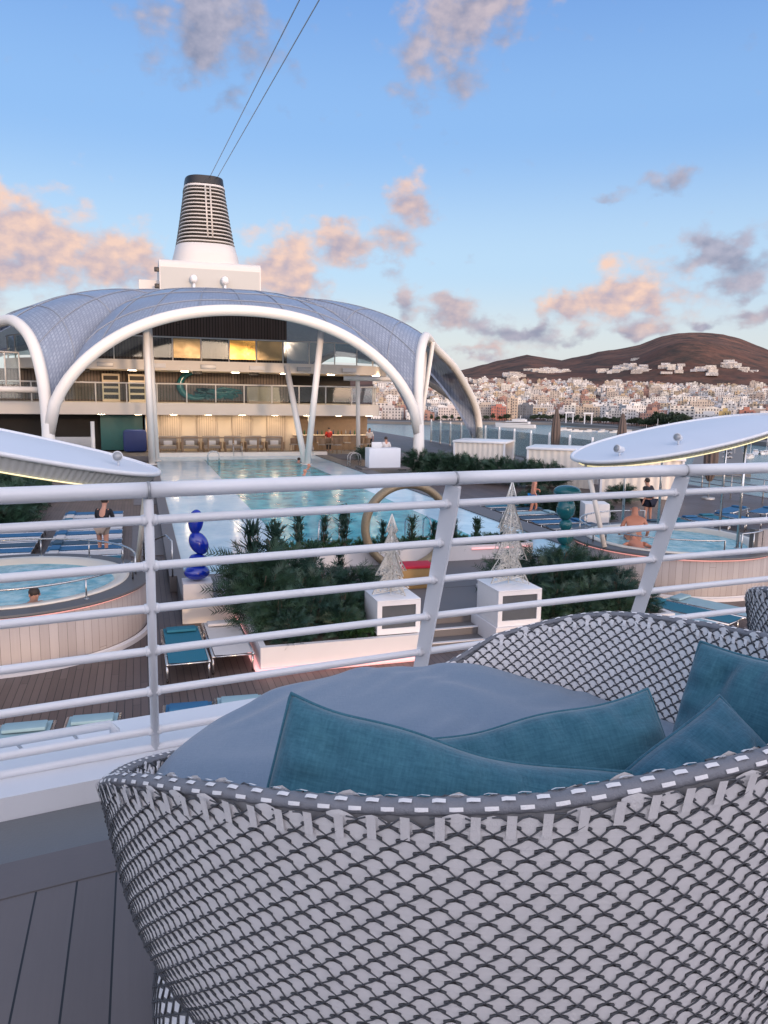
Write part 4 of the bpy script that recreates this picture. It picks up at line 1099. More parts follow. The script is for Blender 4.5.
def membrane():
    m, nt, b = newmat('perforated_membrane')
    co = coords(nt, 'UV')
    sep = nd(nt, 'ShaderNodeSeparateXYZ'); nt.links.new(co, sep.inputs[0])
    fu = mth(nt, 'FRACT', mth(nt, 'MULTIPLY', sep.outputs[0], 1.0)); fv = mth(nt, 'FRACT', mth(nt, 'MULTIPLY', sep.outputs[1], 1.0))
    iu = mth(nt, 'FLOOR', sep.outputs[0]); iv = mth(nt, 'FLOOR', sep.outputs[1])
    cb = nd(nt, 'ShaderNodeCombineXYZ'); nt.links.new(iu, cb.inputs[0]); nt.links.new(iv, cb.inputs[1])
    wn = nd(nt, 'ShaderNodeTexWhiteNoise', noise_dimensions='2D'); nt.links.new(cb.outputs[0], wn.inputs['Vector'])
    bx = mth(nt, 'MULTIPLY', mth(nt, 'LESS_THAN', mth(nt, 'ABSOLUTE', mth(nt, 'SUBTRACT', fu, .5)), .34), mth(nt, 'LESS_THAN', mth(nt, 'ABSOLUTE', mth(nt, 'SUBTRACT', fv, .5)), .34))
    tone = mth(nt, 'MULTIPLY', bx, mth(nt, 'ADD', .45, mth(nt, 'MULTIPLY', wn.outputs['Value'], .55)))
    big = noise_tex(nt, .22, 3, .5, coords(nt))
    cc = mixc(nt, tone, (.185, .225, .305), (.34, .40, .50))
    sc = nd(nt, 'ShaderNodeVectorMath', operation='SCALE'); nt.links.new(cc, sc.inputs[0]); nt.links.new(mth(nt, 'ADD', .72, mth(nt, 'MULTIPLY', big, .56)), sc.inputs['Scale'])
    nt.links.new(sc.outputs[0], b.inputs['Base Color'])
    b.inputs['Roughness'].default_value = .28; b.inputs['Specular IOR Level'].default_value = .6
    tr = nd(nt, 'ShaderNodeBsdfTransparent'); tr.inputs[0].default_value = (.8, .87, 1, 1)
    mx = nd(nt, 'ShaderNodeMixShader'); nt.links.new(mth(nt, 'MULTIPLY_ADD', bx, .10, .05), mx.inputs[0])
    nt.links.new(b.outputs[0], mx.inputs[1]); nt.links.new(tr.outputs[0], mx.inputs[2]); nt.links.new(mx.outputs[0], nt.nodes['Material Output'].inputs[0])
    return m
M['membrane'] = membrane()
M['membrane_seam'] = mat('seam_grey', (.26, .29, .34), .5)
def crom(P, t):
    n = len(P)-1; x = t*n; i = min(int(x), n-1); f_ = x-i
    p = [Vector(P[max(0, i-1)]), Vector(P[i]), Vector(P[i+1]), Vector(P[min(n, i+2)])]
    return .5*((2*p[1])+(p[2]-p[0])*f_+(2*p[0]-5*p[1]+4*p[2]-p[3])*f_*f_+(3*p[1]-p[0]-3*p[2]+p[3])*f_**3)
CX, CY = 5.75, 62.0
def front(t):                                   # left node to right node
    dx = -10.35+20.7*t; q = abs(dx)/10.35
    return Vector((CX+dx, 44.0+.6*(1-q*q), 2.3+6.9*max(0, 1-q**2.15)**.56))
SIDE = [(16.1, 44, 2.3), (16.3, 44.8, 5.0), (16.9, 46.2, 7.2), (17.9, 48.3, 8.35), (18.95, 50.4, 8.55), (20.6, 53.3, 8.1), (23.1, 56.0, 7.0), (25.1, 58.3, 5.7), (26.9, 60.2, 4.1), (27.9, 61.3, 2.4), (28.2, 61.7, .0)]
def side(t): return crom(SIDE, t)
dome = T('dome_canopy', 'great arched dome roof of blue-grey perforated membrane on white arches over the far pool end', 'dome roof', (0, 0, 0))
KR = Vector((CX, 62.0, 11.6))
def mirx(p): return Vector((2*CX-p.x, p.y, p.z))
def miry(p): return Vector((p.x, 2*CY-p.y, p.z))
def sheet(edge, name):
    def srf(a, b, mir=None):
        B = edge(a)
        H = KR-B; Hh = Vector((H.x, H.y, 0))
        zc = B.z+(KR.z-B.z)*.98
        C = Vector((B.x, B.y, 0))+Hh*.26; C.z = zc
        D = Vector((B.x, B.y, 0))+Hh*.62; D.z = KR.z+.12
        return B*(1-b)**3+C*3*b*(1-b)**2+D*3*b*b*(1-b)+KR*b**3
    return srf
def uvsheet(fn, nu, nv, uu, vv, name, parent):
    vs = [fn(i/nu, j/nv) for i in range(nu+1) for j in range(nv+1)]
    fs = []
    for i in range(nu):
        for j in range(nv): fs.append((i*(nv+1)+j, (i+1)*(nv+1)+j, (i+1)*(nv+1)+j+1, i*(nv+1)+j+1))
    me = bpy.data.meshes.new(name); me.from_pydata(vs, [], fs); me.update()
    uvl = me.uv_layers.new(name='UVMap')
    for lp in me.loops:
        i, j = divmod(lp.vertex_index, nv+1); uvl.data[lp.index].uv = (i/nu*uu, j/nv*vv)
    me.polygons.foreach_set('use_smooth', [True]*len(me.polygons)); me.materials.append(M['membrane'])
    o = bpy.data.objects.new(name, me); col.objects.link(o); o.parent = parent
    return o
fs_, ss_ = sheet(front, 'f'), sheet(side, 's')
uvsheet(fs_, 72, 30, 96, 66, 'membrane', dome)
uvsheet(lambda a, b: ss_(a*.985, b), 54, 30, 96, 66, 'membrane', dome)
uvsheet(lambda a, b: mirx(ss_(a*.985, b)), 54, 30, 96, 66, 'membrane', dome)
uvsheet(lambda a, b: miry(fs_(a, b)), 40, 20, 96, 66, 'membrane', dome)
for mm in (lambda p: miry(p), lambda p: miry(mirx(p))): uvsheet(lambda a, b, m_=mm: m_(ss_(a*.985, b)), 40, 20, 96, 66, 'membrane', dome)
def arch(fn, n=56, r_=.31):
    pts = [fn(k/n) for k in range(n+1)]
    # thick white tube plus a thin grey edge bead behind it
    return MB().tube(pts, r_, 14)
for fn in (front, side, lambda t: mirx(side(t)), lambda t: miry(front(t)), lambda t: miry(side(t)), lambda t: miry(mirx(side(t)))):
    arch(fn).build('arch', M['arch'], dome, True)
for s_ in (1, -1):
    x = CX+s_*10.35
    for y in (44.0, 80.0): MB().tube([(x, y, .004), (x, y, 1.2), (x, y, 2.9)], [.36, .36, .30], 14).build('arch_foot', M['arch'], dome, True)
for (e, ts) in ((fs_, (.12, .25, .38, .5, .62, .75, .88)), (ss_, (.18, .34, .5, .68)), (lambda a, b: mirx(ss_(a, b)), (.18, .34, .5, .68))):
    for t in ts:
        MB().tube([e(t, q/24)+Vector((0, 0, .03)) for q in range(25)], .028, 6).build('seam_cable', M['membrane_seam'], dome, True)
for e in (fs_, ss_, lambda a, b: mirx(ss_(a, b))):
    for b_ in (.16, .36, .58):
        MB().tube([e(q/30, b_*(.65+.35*abs(2*q/30-1)))+Vector((0, 0, .03)) for q in range(31)], .028, 6).build('seam_cable', M['membrane_seam'], dome, True)
def column(a, b, r_, label, group='slender white columns under the dome'):
    t = MB().tube([a, b], r_, 14).lathe([(.0, .03), (r_*1.5, .03), (r_*1.6, 0)], (a[0], a[1], a[2]+.002), 16).build('column', M['arch'], None, True)
    tag(t, label, 'column', group)
column((.62, 47.4, .4), (.50, 46.2, 8.2), .19, 'front white column of the pair standing in the left pool edge')
column((.95, 49.6, .4), (.72, 49.6, 9.0), .16, 'rear white column of the pair at the left pool edge')
column((9.72, 46.4, .37), (10.55, 46.2, 8.4), .20, 'long white column of the V, leaning right from the right pool edge')
column((9.66, 46.7, .37), (9.2, 50.4, 6.4), .19, 'shorter white column of the V, leaning left to the top terrace')
column((14.6, 52.2, .4), (14.5, 52.2, 6.0), .15, 'upright white column right of the bar')
column((12.0, 56.4, .4), (12.0, 56.4, 3.0), .11, 'thin white post under the middle terrace in front of the bar')
column((-2.6, 47.5, .0), (-2.6, 47.5, 2.9), .11, 'thin white post beside the left arch foot')
column((-8.3, 47.5, .0), (-8.3, 47.5, 9.0), .2, 'white column under the left side arch')
column((18.4, 51.0, .0), (19.4, 50.6, 8.3), .15, 'white prop under the right side arch, left one of two')
column((19.3, 53.0, .0), (20.2, 54.2, 7.9), .15, 'white prop under the right side arch, right one of two')

# terraces -----------------------------------------------------------
ter = T('terrace_block', 'cream terrace block with two upper decks curved at the right, under the dome', 'terraces', (0, 0, 0))
def slabplan(x0, x1, y0, rad, yb=74):
    P = [(x0+rad*.6, y0)]
    n = 18
    P = []
    for k in range(n+1):
        a = pi+pi/2*k/n; P.append((x0+rad+rad*cos(a), y0+rad*1.1+rad*1.1*sin(a)))
    for k in range(n+1):
        a = -pi/2+pi/2*k/n; P.append((x1-rad+rad*cos(a), y0+rad*1.1+rad*1.1*sin(a)))
    P += [(x1, yb), (x0, yb)]
    return P
P2 = slabplan(-13.5, 17.9, 56.0, 2.2); P3 = slabplan(-9.2, 19.6, 56.0, 6.2)
MB().prism(P2, 3.06, 3.88).build('middle_deck', M['cream'], ter)
MB().prism(P3, 6.12, 6.80).build('top_deck', M['cream'], ter)
MB().span(-12, 11.2, 60.5, 61, 3.884, 6.116).build('middle_wall', M['slat'], ter)
MB().span(-6, 11.2, 61.2, 61.7, 6.804, 10.6).build('top_wall', M['slat'], ter)
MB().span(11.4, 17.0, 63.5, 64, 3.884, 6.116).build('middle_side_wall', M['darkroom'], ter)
MB().span(.4, 11.3, 58.0, 58.4, .004, 3.056).build('pool_wall', M['wallbeige'], ter)
for k in range(4):
    x = 1.4+2.55*k
    MB().span(x, x+1.45, 57.9, 57.985, .45, 3.05).build('slat_panel', M['slatlight'], ter)
MB().span(11.32, 17.5, 60.0, 60.3, .004, 3.056).build('bar_wall', M['timber'], ter)
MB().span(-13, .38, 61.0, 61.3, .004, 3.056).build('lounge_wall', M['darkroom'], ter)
MB().span(-13, 17.6, 53.62, 58, .01, ZP).build('terrace_floor', M['stepgrey'], ter)
MB().span(-2.7, .2, 59.2, 59.3, .42, 2.9).build('teal_screen', M['tealscreen'], ter)
for k in range(7):
    x = -5.5+3.4*k
    MB().bbox((x, 55.93, 6.42), (1.05, .12, .3), .02).build('fascia_unit', M['galv' if k % 2 else 'white2'], ter, 'auto')
for k in range(9):
    MB().lathe([(.0, -.02), (.26, -.02), (.28, .0)], (-2.5+2.4*k, 56.9, 3.055), 14).build('ceiling_light', M['lamp'], ter)
for k in range(7):
    MB().lathe([(.0, -.02), (.26, -.02), (.28, .0)], (-4+3.6*k, 58.0, 6.115), 14).build('ceiling_light', M['lamp'], ter)
for k, x in enumerate((-3.5, 4, 8, 12.5)):
    MB().bbox((x, 57.0, 6.0), (.7, .4, .2), .05).build('ceiling_speaker', M['black'], ter, 'auto')
def glassrail(P, z0, z1, label, gold=(), name='glass_railing', post=1.9):
    t = T(name, label, 'railing', (0, 0, 0), 0, 'glass railings of the terraces')
    L = [0]
    V_ = [Vector((x, y, 0)) for x, y in P]
    for a, b in zip(V_, V_[1:]): L.append(L[-1]+(b-a).length)
    def at_(d):
        for i in range(len(L)-1):
            if d <= L[i+1]+1e-6:
                q = (d-L[i])/max(1e-6, L[i+1]-L[i]); return V_[i].lerp(V_[i+1], q)
        return V_[-1]
    n = int(L[-1]/post)
    for k in range(n+1):
        p = at_(L[-1]*k/n)
        MB().tube([(p.x, p.y, z0-.3), (p.x, p.y, z1)], .045, 8).build('post', M['arch'], t, True)
        if k < n:
            q = at_(L[-1]*(k+1)/n); d = q-p; ln = d.length
            g_ = M['gold_reflection'] if k in gold else (M['amber_reflection'] if (gold and k in (8, 11)) else M['glass'])
            MB().box((p+q)/2+Vector((0, 0, (z0+z1)/2)), (ln-.12, .03, z1-z0-.14), math.atan2(d.y, d.x)).build('glass_pane', g_, t)
    MB().tube([at_(L[-1]*k/60)+Vector((0, 0, z1)) for k in range(61)], .05, 8).build('top_rail', M['arch'], t, True)
    return t
def inset(P, d):
    return [(x+(d if x < 4 else -d), y+d) for x, y in P]
front3 = [p for p in P3[:38]]; front2 = [p for p in P2[:38]]
glassrail(inset(front3, .18), 6.92, 8.38, 'glass railing of the top terrace with gold sunset reflections in two panes', gold=(10,))
glassrail(inset(front2, .18), 4.0, 5.2, 'glass railing of the middle terrace')
def beam(a, b, r_, lab): tag(MB().tube([a, b], r_, 12).build('tie_beam', M['arch'], None, True), lab, 'beam', 'white tie beams beside the terraces')
beam((13.5, 52.2, 5.75), (19.0, 51.2, 5.75), .17, 'white horizontal tie beam at the right end of the terraces')
beam((-14, 50, 4.65), (-5.0, 47.5, 4.65), .17, 'white horizontal tie beam at the left end of the terraces')
glassrail([(-7.0, 53), (-9, 51.5), (-11.5, 50.8), (-14.5, 50.5)], 4.9, 6.9, 'curved tall glass screen at the left side arch', post=.9)
# furniture
lt_ = T('long_table', 'long timber bar table before the slatted wall at the far pool end', 'table', (0, 0, 0))
MB().span(.95, 9.7, 54.55, 54.95, 1.50, 1.58).build('top', M['timber'], lt_)
for k in range(6): MB().span(1.0+1.72*k, 1.10+1.72*k, 54.6, 54.9, .404, 1.497).build('leg', M['timber'], lt_)
def armchair():
    t = T('lounge_chair', 'x', 'chair')
    MB().bbox((0, 0, .42), (1.15, .9, .22), .06).build('seat', M['seatgrey'], t, 'auto')
    MB().bbox((0, .42, .80), (1.2, .2, .75), .07).build('backrest', M['seatgrey'], t, 'auto')
    for s in (-1, 1):
        MB().bbox((s*.6, 0, .52), (.12, .9, .5), .04).build('arm', M['timber'], t, 'auto')
        for y in (-.38, .38): MB().span(s*.55-.04, s*.55+.04, y-.04, y+.04, .0, .31).build('leg', M['timber'], t)
    MB().bbox((0, .22, .66), (.6, .14, .36), .05).build('back_pillow', M['white2'], t, 'auto')
    return t
ac = armchair()
for k in range(6):
    o = ac if k == 0 else copy_tree(ac)
    o.location = (1.85+1.5*k, 56.1, ZP+.004)
    tag(o, 'grey cushioned chair behind the long timber table, %s from the left' % ordn[k], 'chair', 'grey chairs behind the long table')
def stool():
    t = T('bar_chair', 'x', 'chair')
    MB().bbox((0, 0, .62), (.5, .46, .07), .02).build('seat', M['seatgrey'], t, 'auto')
    MB().grid(lambda a, b: Vector((.28*cos(pi*a), .24*sin(pi*a)-.02, .65+.42*b)), 14, 3).build('backrest', M['timber'], t, True)
    for sx in (-1, 1):
        for sy in (-1, 1): MB().tube([(sx*.2, sy*.18, .6), (sx*.25, sy*.24, 0)], .02, 6).build('leg', M['timber'], t, True)
    return t
bs_ = stool(); k = 0
for (x, y, rz) in ((10.6, 55.2, .3), (11.3, 54.6, 1.2), (12.6, 54.8, 2.5), (13.2, 55.3, -1), (13.6, 54.4, .6), (15.4, 54.9, .2), (16.2, 55.4, 2.0), (11.2, 56.8, 0), (12.9, 56.8, 0), (15.0, 56.9, 0)):
    o = bs_ if k == 0 else copy_tree(bs_); o.location = (x, y, ZP+.004); o.rotation_euler.z = rz; k += 1
    tag(o, 'rattan bar chair among those before the bar under the terraces', 'chair', 'rattan chairs before the bar')
br = T('bar_counter', 'timber bar counter under the right side of the terraces', 'bar', (0, 0, 0))
MB().bbox((14.2, 58.2, .95), (6.0, .8, 1.1), .03).build('front', M['timber'], br, 'auto'); MB().bbox((14.2, 58.1, 1.54), (6.3, 1.1, .07), .02).build('worktop', M['wallbeige'], br, 'auto')
rr = random.Random(4)
BC = [mat('bottle_%d' % k, c, .2) for k, c in enumerate(((.02, .09, .03), (.22, .10, .02), (.3, .3, .3), (.02, .04, .10)))]
for k in range(14):
    b = MB().lathe([(0, 0), (.05, 0), (.05, .22), (.018, .29), (.018, .36), (0, .36)], (12.0+.33*k+rr.gauss(0, .05), 58.25, 1.578), 10).build('bottle', BC[k % 4], None, True)
    tag(b, 'small bottle standing on the bar counter under the terraces', 'bottle', 'bottles on the bar counter')
tag(MB().bbox((-.35, 57.2, 1.2), (1.6, 1.0, 1.55), .25).build('covered_cart', M['bluething'], None, 'auto'), 'dark blue covered bulk beside the left column pair', 'cart')
tag(MB().bbox((-4.2, 55.5, 1.0), (2.4, .1, 1.15), .02).build('display_board', M['galv'], None, 'auto'), 'grey framed board standing left under the terraces', 'board')
ts_ = T('towel_stand', 'frosted towel kiosk with a small white sign right of the pool', 'kiosk', (13.45, 42.8, ZP))
MB().bbox((0, 0, .62), (1.9, .9, 1.2), .03).build('counter', M['canopy'], ts_, 'auto'); MB().bbox((-.5, -.40, 1.40), (.6, .04, .34), .01).build('sign', M['white'], ts_, 'auto'); MB().bbox((0, 0, .05), (2.9, 1.5, .09), .01).build('base', M['stepgrey'], ts_, 'auto')
for k, (x, y, s) in enumerate(((13.0, 45.2, .9), (13.7, 45.6, .8), (14.3, 45.7, .85))):
    plant('shrub', [('foliage', None, BU[k % 3])], (x, y, ZP+.3), 'dark potted shrub behind the towel kiosk', 'shrub', 'potted shrubs behind the towel kiosk', s, k)
# curled dark figure hanging on the middle terrace wall
cr_ = MB().tube([(4.2+.0+1.25*cos(a), 60.2, 5.15+.95*sin(a)) for a in [radians(80+220*k/30) for k in range(31)]], [.10+.16*sin(pi*k/30) for k in range(31)], 10)
sculp = T('wave_sculpture', 'dark teal curling wave sculpture on the middle terrace', 'sculpture', (0, 0, 0))
cr_.build('curl', M['tealgloss'], sculp, True)
rr = random.Random(2)
mb = MB()
for k in range(26): mb.tube([(3.6+rr.random()*3.4, 60.1+rr.random()*.2, 4.15+.1*rr.random()), (3.9+rr.random()*3.4, 60.0+rr.random()*.3, 4.6+.4*rr.random()), (4.3+rr.random()*3.4, 60.1, 4.2+.6*rr.random())], .09, 6)
mb.build('spray', M['tealgloss'], sculp, True)
for (x, lab) in ((-1.9, 'shelving unit with dark gaps left on the middle terrace'), (-.1, 'tall dark unit behind the left column pair on the middle terrace')):
    u_ = T('shelf_unit', lab, 'shelf', (x, 59.9, 3.884)); MB().bbox((0, 0, 1.0), (1.2, .5, 2.0), .02).build('frame', M['wallbeige'], u_, 'auto')
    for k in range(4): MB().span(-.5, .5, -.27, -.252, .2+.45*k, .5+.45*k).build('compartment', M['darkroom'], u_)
for k in range(4): tag(MB().span(7.8, 10.2, 59.2-.25*k, 59.4-.25*k, 3.90, 5.1-.28*k).build('bench', M['seatgrey']), 'grey tiered bench on the middle terrace, %s from the back' % ordn[k], 'bench', 'tiered benches of the middle terrace')

# funnel -----------------------------------------------------------
fn_ = T('funnel', 'white ship funnel with louvred sides and a black top above the dome', 'funnel', (8.2, 99.5, 0))
def sect(z):                                    # half-width, half-depth by height
    t = max(0, (z-20.4)/(29.5-20.4)); return 3.75-1.62*t**.8, 5.0-1.9*t
def ringp(z, grow=0, n=56, ex=3.2):
    hx, hy = sect(z); hx += grow; hy += grow; P = []
    for k in range(n):
        a = 2*pi*k/n; ca, sa = cos(a), sin(a)
        P.append(Vector((hx*abs(ca)**(2/ex)*(1 if ca > 0 else -1), hy*abs(sa)**(2/ex)*(1 if sa > 0 else -1)-(z-20.4)*.0, z)))
    return P
def loft(zs, grow):
    mb = MB(); P = [ringp(z, g) for z, g in zip(zs, grow)]; n = len(P[0])
    vs = [p for r_ in P for p in r_]; fs = []
    for i in range(len(P)-1):
        for k in range(n): l = (k+1) % n; fs.append((i*n+k, i*n+l, i*n+n+l, i*n+n+k))
    return mb.add(vs, fs)
loft([19.0, 20.4, 21.75, 21.85], [.25, .1, .1, -.3]).build('cowl', M['funnelw'], fn_, True)
loft([21.6, 28.4], [-.32, -.32]).build('core', M['darkroom'], fn_, True)
for k in range(15):
    z = 21.95+.432*k
    loft([z, z+.03, z+.17, z+.19, z], [-.25, .1, .06, -.25, -.25]).build('louvre', M['louvreF'], fn_, 'auto')
for x in (-.3, .25):
    hb = sect(22.5); ht = sect(28.3)
    MB().tube([(x+.3, -hb[1]-.02, 22.4), (x+.2, -ht[1]-.02, 28.4)], .11, 6).build('mullion', M['louvreF'], fn_, True)
loft([28.35, 28.4, 28.62, 28.66], [-.2, .14, .14, -.2]).build('collar', M['funnelw'], fn_, 'auto')
loft([28.66, 28.7, 29.6, 29.66, 29.6], [-.2, .08, .1, -.05, -.6]).build('black_top', M['black'], fn_, 'auto')
MB().add([p for p in ringp(29.5, -.3)], [tuple(range(56))]).build('top_plate', M['black'], fn_)
bx_ = T('deckhouse', 'white deckhouse under the funnel with two small aerial domes in front', 'deckhouse', (8.4, 97, 0))
b = MB(); n = 10
prof = [(-3.0, 10.0), (-3.0, 18.9)]+[(-3.0+.7*(1-cos(pi/2*k/6)), 18.9+.7*sin(pi/2*k/6)) for k in range(1, 7)]+[(7, 19.6), (7, 10)]
vs = [(x, y, z) for x in (-5.75, 5.75) for y, z in prof]; m_ = len(prof)
b.add(vs, [tuple(range(m_)), tuple(range(m_, 2*m_))[::-1]]+[(i, (i+1) % m_, m_+(i+1) % m_, m_+i) for i in range(m_)])
b.build('house', M['funnelw'], bx_, 'auto')
MB().span(-5.6, 5.6, -3.06, -3.004, 12, 18.7).build('front_plate', M['louvre'], bx_)
MB().span(-8.0, -5.76, -1, 6, 10, 17.4).build('side_house', M['funnelw'], bx_)
for x in (-2.0, 1.5):
    a_ = MB().tube([(x, -3.8, 14.0), (x, -3.8, 16.9)], .16, 8).build('aerial_post', M['white'], bx_, True)
    MB().ell((x, -3.8, 17.4), .42, .42, .5, None, 14, 10).build('aerial_dome', M['white'], a_, True)
for z, y in ((18.4, -2.6), (15.2, -2.0), (16.6, -2.4)): MB().bbox((-6.0, y, z), (.6, .5, .5), .1).build('floodlight', M['black'], bx_, 'auto')
for (a, b_, lab) in (((8.7, 97.6, 29.6), (8.7, 41, 24.9), 'left one of two thin wires running up from the funnel top'), ((9.55, 97.6, 29.6), (9.75, 41, 25.05), 'right one of two thin wires running up from the funnel top')):
    a, b_ = Vector(a), Vector(b_)
    tag(MB().tube([a.lerp(b_, q/12*1.45) for q in range(13)], .035, 5).build('stay_wire', M['galv']), lab, 'wire', 'stay wires over the pool deck')
# unseen wall added behind the viewer to shade the deck from the low sun
S('superstructure_blocker', MB().span(-17, 29, -14.6, -14, 3.1, 9.3), M['white2'])
# ================================================================== SEA, HILLS, HARBOUR TOWN
ZS = -25.0
M['sea'] = None
def seamat():
    m, nt, b = newmat('harbour_water')
    co = coords(nt)
    mp = nd(nt, 'ShaderNodeMapping'); mp.inputs['Scale'].default_value = (.05, .12, 1); nt.links.new(co, mp.inputs[0])
    n1 = noise_tex(nt, 1, 6, .65, mp.outputs[0]); n2 = noise_tex(nt, .012, 3, .5, co)
    nt.links.new(mixc(nt, n2, (.07, .135, .15), (.12, .20, .215)), b.inputs['Base Color'])
    b.inputs['Roughness'].default_value = .22; b.inputs['IOR'].default_value = 1.33
    bp = nd(nt, 'ShaderNodeBump'); bp.inputs['Strength'].default_value = .3; bp.inputs['Distance'].default_value = .8
    nt.links.new(n1, bp.inputs['Height']); nt.links.new(bp.outputs[0], b.inputs['Normal'])
    return m
M['sea'] = seamat()
def hillmat():
    m, nt, b = newmat('volcanic_hill'); co = coords(nt)
    n1 = noise_tex(nt, .0016, 6, .62, co); n2 = noise_tex(nt, .011, 7, .7, co); n3 = noise_tex(nt, .05, 4, .6, co)
    a = mixc(nt, mth(nt, 'MULTIPLY_ADD', mth(nt, 'SUBTRACT', n1, .5), 3.0, .5), (.085, .046, .038), (.23, .118, .08))
    k = nd(nt, 'ShaderNodeClamp'); nt.links.new(mth(nt, 'MULTIPLY_ADD', mth(nt, 'SUBTRACT', n2, .52), 5.0, .5), k.inputs[0])
    a = mixc(nt, k.outputs[0], a, (.055, .045, .038))
    sc = nd(nt, 'ShaderNodeVectorMath', operation='SCALE'); nt.links.new(a, sc.inputs[0]); nt.links.new(mth(nt, 'ADD', .6, mth(nt, 'MULTIPLY', n3, .8)), sc.inputs['Scale'])
    nt.links.new(sc.outputs[0], b.inputs['Base Color']); b.inputs['Roughness'].default_value = .95; b.inputs['Specular IOR Level'].default_value = .1
    return m
M['hill'] = hillmat()
M['quay'] = mat('quay_stone', (.17, .165, .16), .85, 0, .3, .03)
M['road'] = mat('asphalt', (.055, .055, .06), .85, 0, .2, .05)
M['boatw'] = mat('boat_white', (.68, .69, .70), .35)
M['treefar'] = mat('tree_far', (.016, .032, .016), .8, 0, .5, .3, alt=(.03, .05, .02))
M['trunkfar'] = mat('trunk_far', (.06, .045, .035), .9)
S('sea', MB().add([(-30000, -8000, ZS), (30000, -8000, ZS), (30000, 40000, ZS), (-30000, 40000, ZS)], [(0, 1, 2, 3)]), M['sea'])
def polar(az, r_): return Vector((r_*sin(radians(az)), r_*cos(radians(az)), 0))
RID = [(-60, .2), (-20, .3), (5, .55), (14, .95), (18, 1.15), (21.5, 1.45), (23.35, 1.98), (25.85, 2.55), (27.76, 2.98), (29, 2.80), (30.1, 2.66), (31.4, 2.9), (32.8, 3.28), (34.2, 3.48), (35.45, 3.72), (36.73, 4.24), (37.6, 4.42), (38.63, 4.50), (39.6, 4.46), (40.51, 4.38), (41.75, 4.02), (43.5, 3.25), (46, 2.2), (50, 1.3), (60, .8), (90, .4)]
def lerpT(Tb, x):
    if x <= Tb[0][0]: return Tb[0][1]
    for (a, p), (b, q) in zip(Tb, Tb[1:]):
        if x <= b:
            f_ = (x-a)/(b-a); return p+(q-p)*f_
    return Tb[-1][1]
R0 = [(-60, 1200), (10, 860), (20, 800), (26, 855), (30, 875), (34, 800), (38, 690), (42, 600), (48, 520), (90, 480)]
def hterr(az, r_):
    r0_ = lerpT(R0, az)
    p = polar(az, r_)
    nz = noise.noise(Vector((p.x*.0021, p.y*.0021, 3)))+.5*noise.noise(Vector((p.x*.006, p.y*.006, 1)))
    if r_ < r0_+60: return ZS+2.2
    q = min(1, (r_-r0_-60)/(2350-r0_))
    z = ZS+2.2+q**1.15*74+q*9*nz
    if r_ > 2350:
        ridge = EYE+math.tan(radians(lerpT(RID, az)+.04*noise.noise(Vector((az*1.7, 0, 0)))))*4300
        s_ = min(1, (r_-2350)/1950); s_ = s_**.85
        z = z+(ridge-z)*s_+35*nz*s_*(1-s_)*2
        # lower spur before the summit
        z += 55*math.exp(-((az-38.6)/3.2)**2-((r_-2900)/300)**2)
        gl = noise.noise(Vector((p.x*.004, p.y*.0012, 8)))+.6*noise.noise(Vector((p.x*.011, p.y*.003, 2)))
        z += 16*gl*s_*(1.25-s_)*1.6
        if r_ > 4300: z = ridge*(1-(r_-4300)/3200)
    return z
mb = MB(); AZ = [-60+1.5*k for k in range(48)]+[12+.35*k for k in range(110)]+[51+1.5*k for k in range(27)]
RS = [0, 14, 60, 150, 300, 500, 750, 1000, 1300]
vs = []; rows = []
for a in AZ:
    r0_ = lerpT(R0, a); rs = [r0_+2+x*(2350-r0_)/1300 for x in (0, 60, 150, 300, 500, 750, 1000, 1300)]+[2500, 2650, 2800, 2950, 3100, 3300, 3550, 3800, 4050, 4300, 4700, 5400, 6500]
    rows.append([polar(a, r_)+Vector((0, 0, hterr(a, r_))) for r_ in rs])
nr = len(rows[0])
for rw in rows: vs += rw
fs = [(i*nr+j, (i+1)*nr+j, (i+1)*nr+j+1, i*nr+j+1) for i in range(len(AZ)-1) for j in range(nr-1)]
hl = MB().add(vs, fs).build('hills', M['hill'], None, True); hl['kind'] = 'structure'
# quay edge wall and promenade road
mb = MB(); mr = MB()
azs = [12+.5*k for k in range(76)]
for a, b in zip(azs, azs[1:]):
    pa, pb = polar(a, lerpT(R0, a)-6), polar(b, lerpT(R0, b)-6); qa, qb = polar(a, lerpT(R0, a)+62), polar(b, lerpT(R0, b)+62)
    z1 = ZS+2.6
    mb.add([(pa.x, pa.y, ZS-2), (pb.x, pb.y, ZS-2), (pb.x, pb.y, z1), (pa.x, pa.y, z1), (qb.x, qb.y, z1), (qa.x, qa.y, z1)], [(0, 1, 2, 3), (3, 2, 4, 5)])
    pa, pb = polar(a, lerpT(R0, a)+26), polar(b, lerpT(R0, b)+26); qa, qb = polar(a, lerpT(R0, a)+38), polar(b, lerpT(R0, b)+38)
    mr.add([(pa.x, pa.y, z1+.3), (pb.x, pb.y, z1+.3), (qb.x, qb.y, z1+.3), (qa.x, qa.y, z1+.3)], [(0, 1, 2, 3)])
S('quay', mb, M['quay']); S('harbour_road', mr, M['road'])
def jetty(a0, r0_, a1, r1_, w, name):
    a, b = polar(a0, r0_), polar(a1, r1_); d = (b-a); L = d.length
    S(name, MB().box((a+b)/2+Vector((0, 0, ZS+1)), (L, w, 3.2), math.atan2(d.y, d.x)), M['quay'])
jetty(30.5, 740, 36.5, 735, 14, 'harbour_mole'); jetty(41.2, 330, 41.0, 600, 22, 'side_pier'); jetty(36.0, 560, 38.6, 640, 9, 'marina_pontoon')

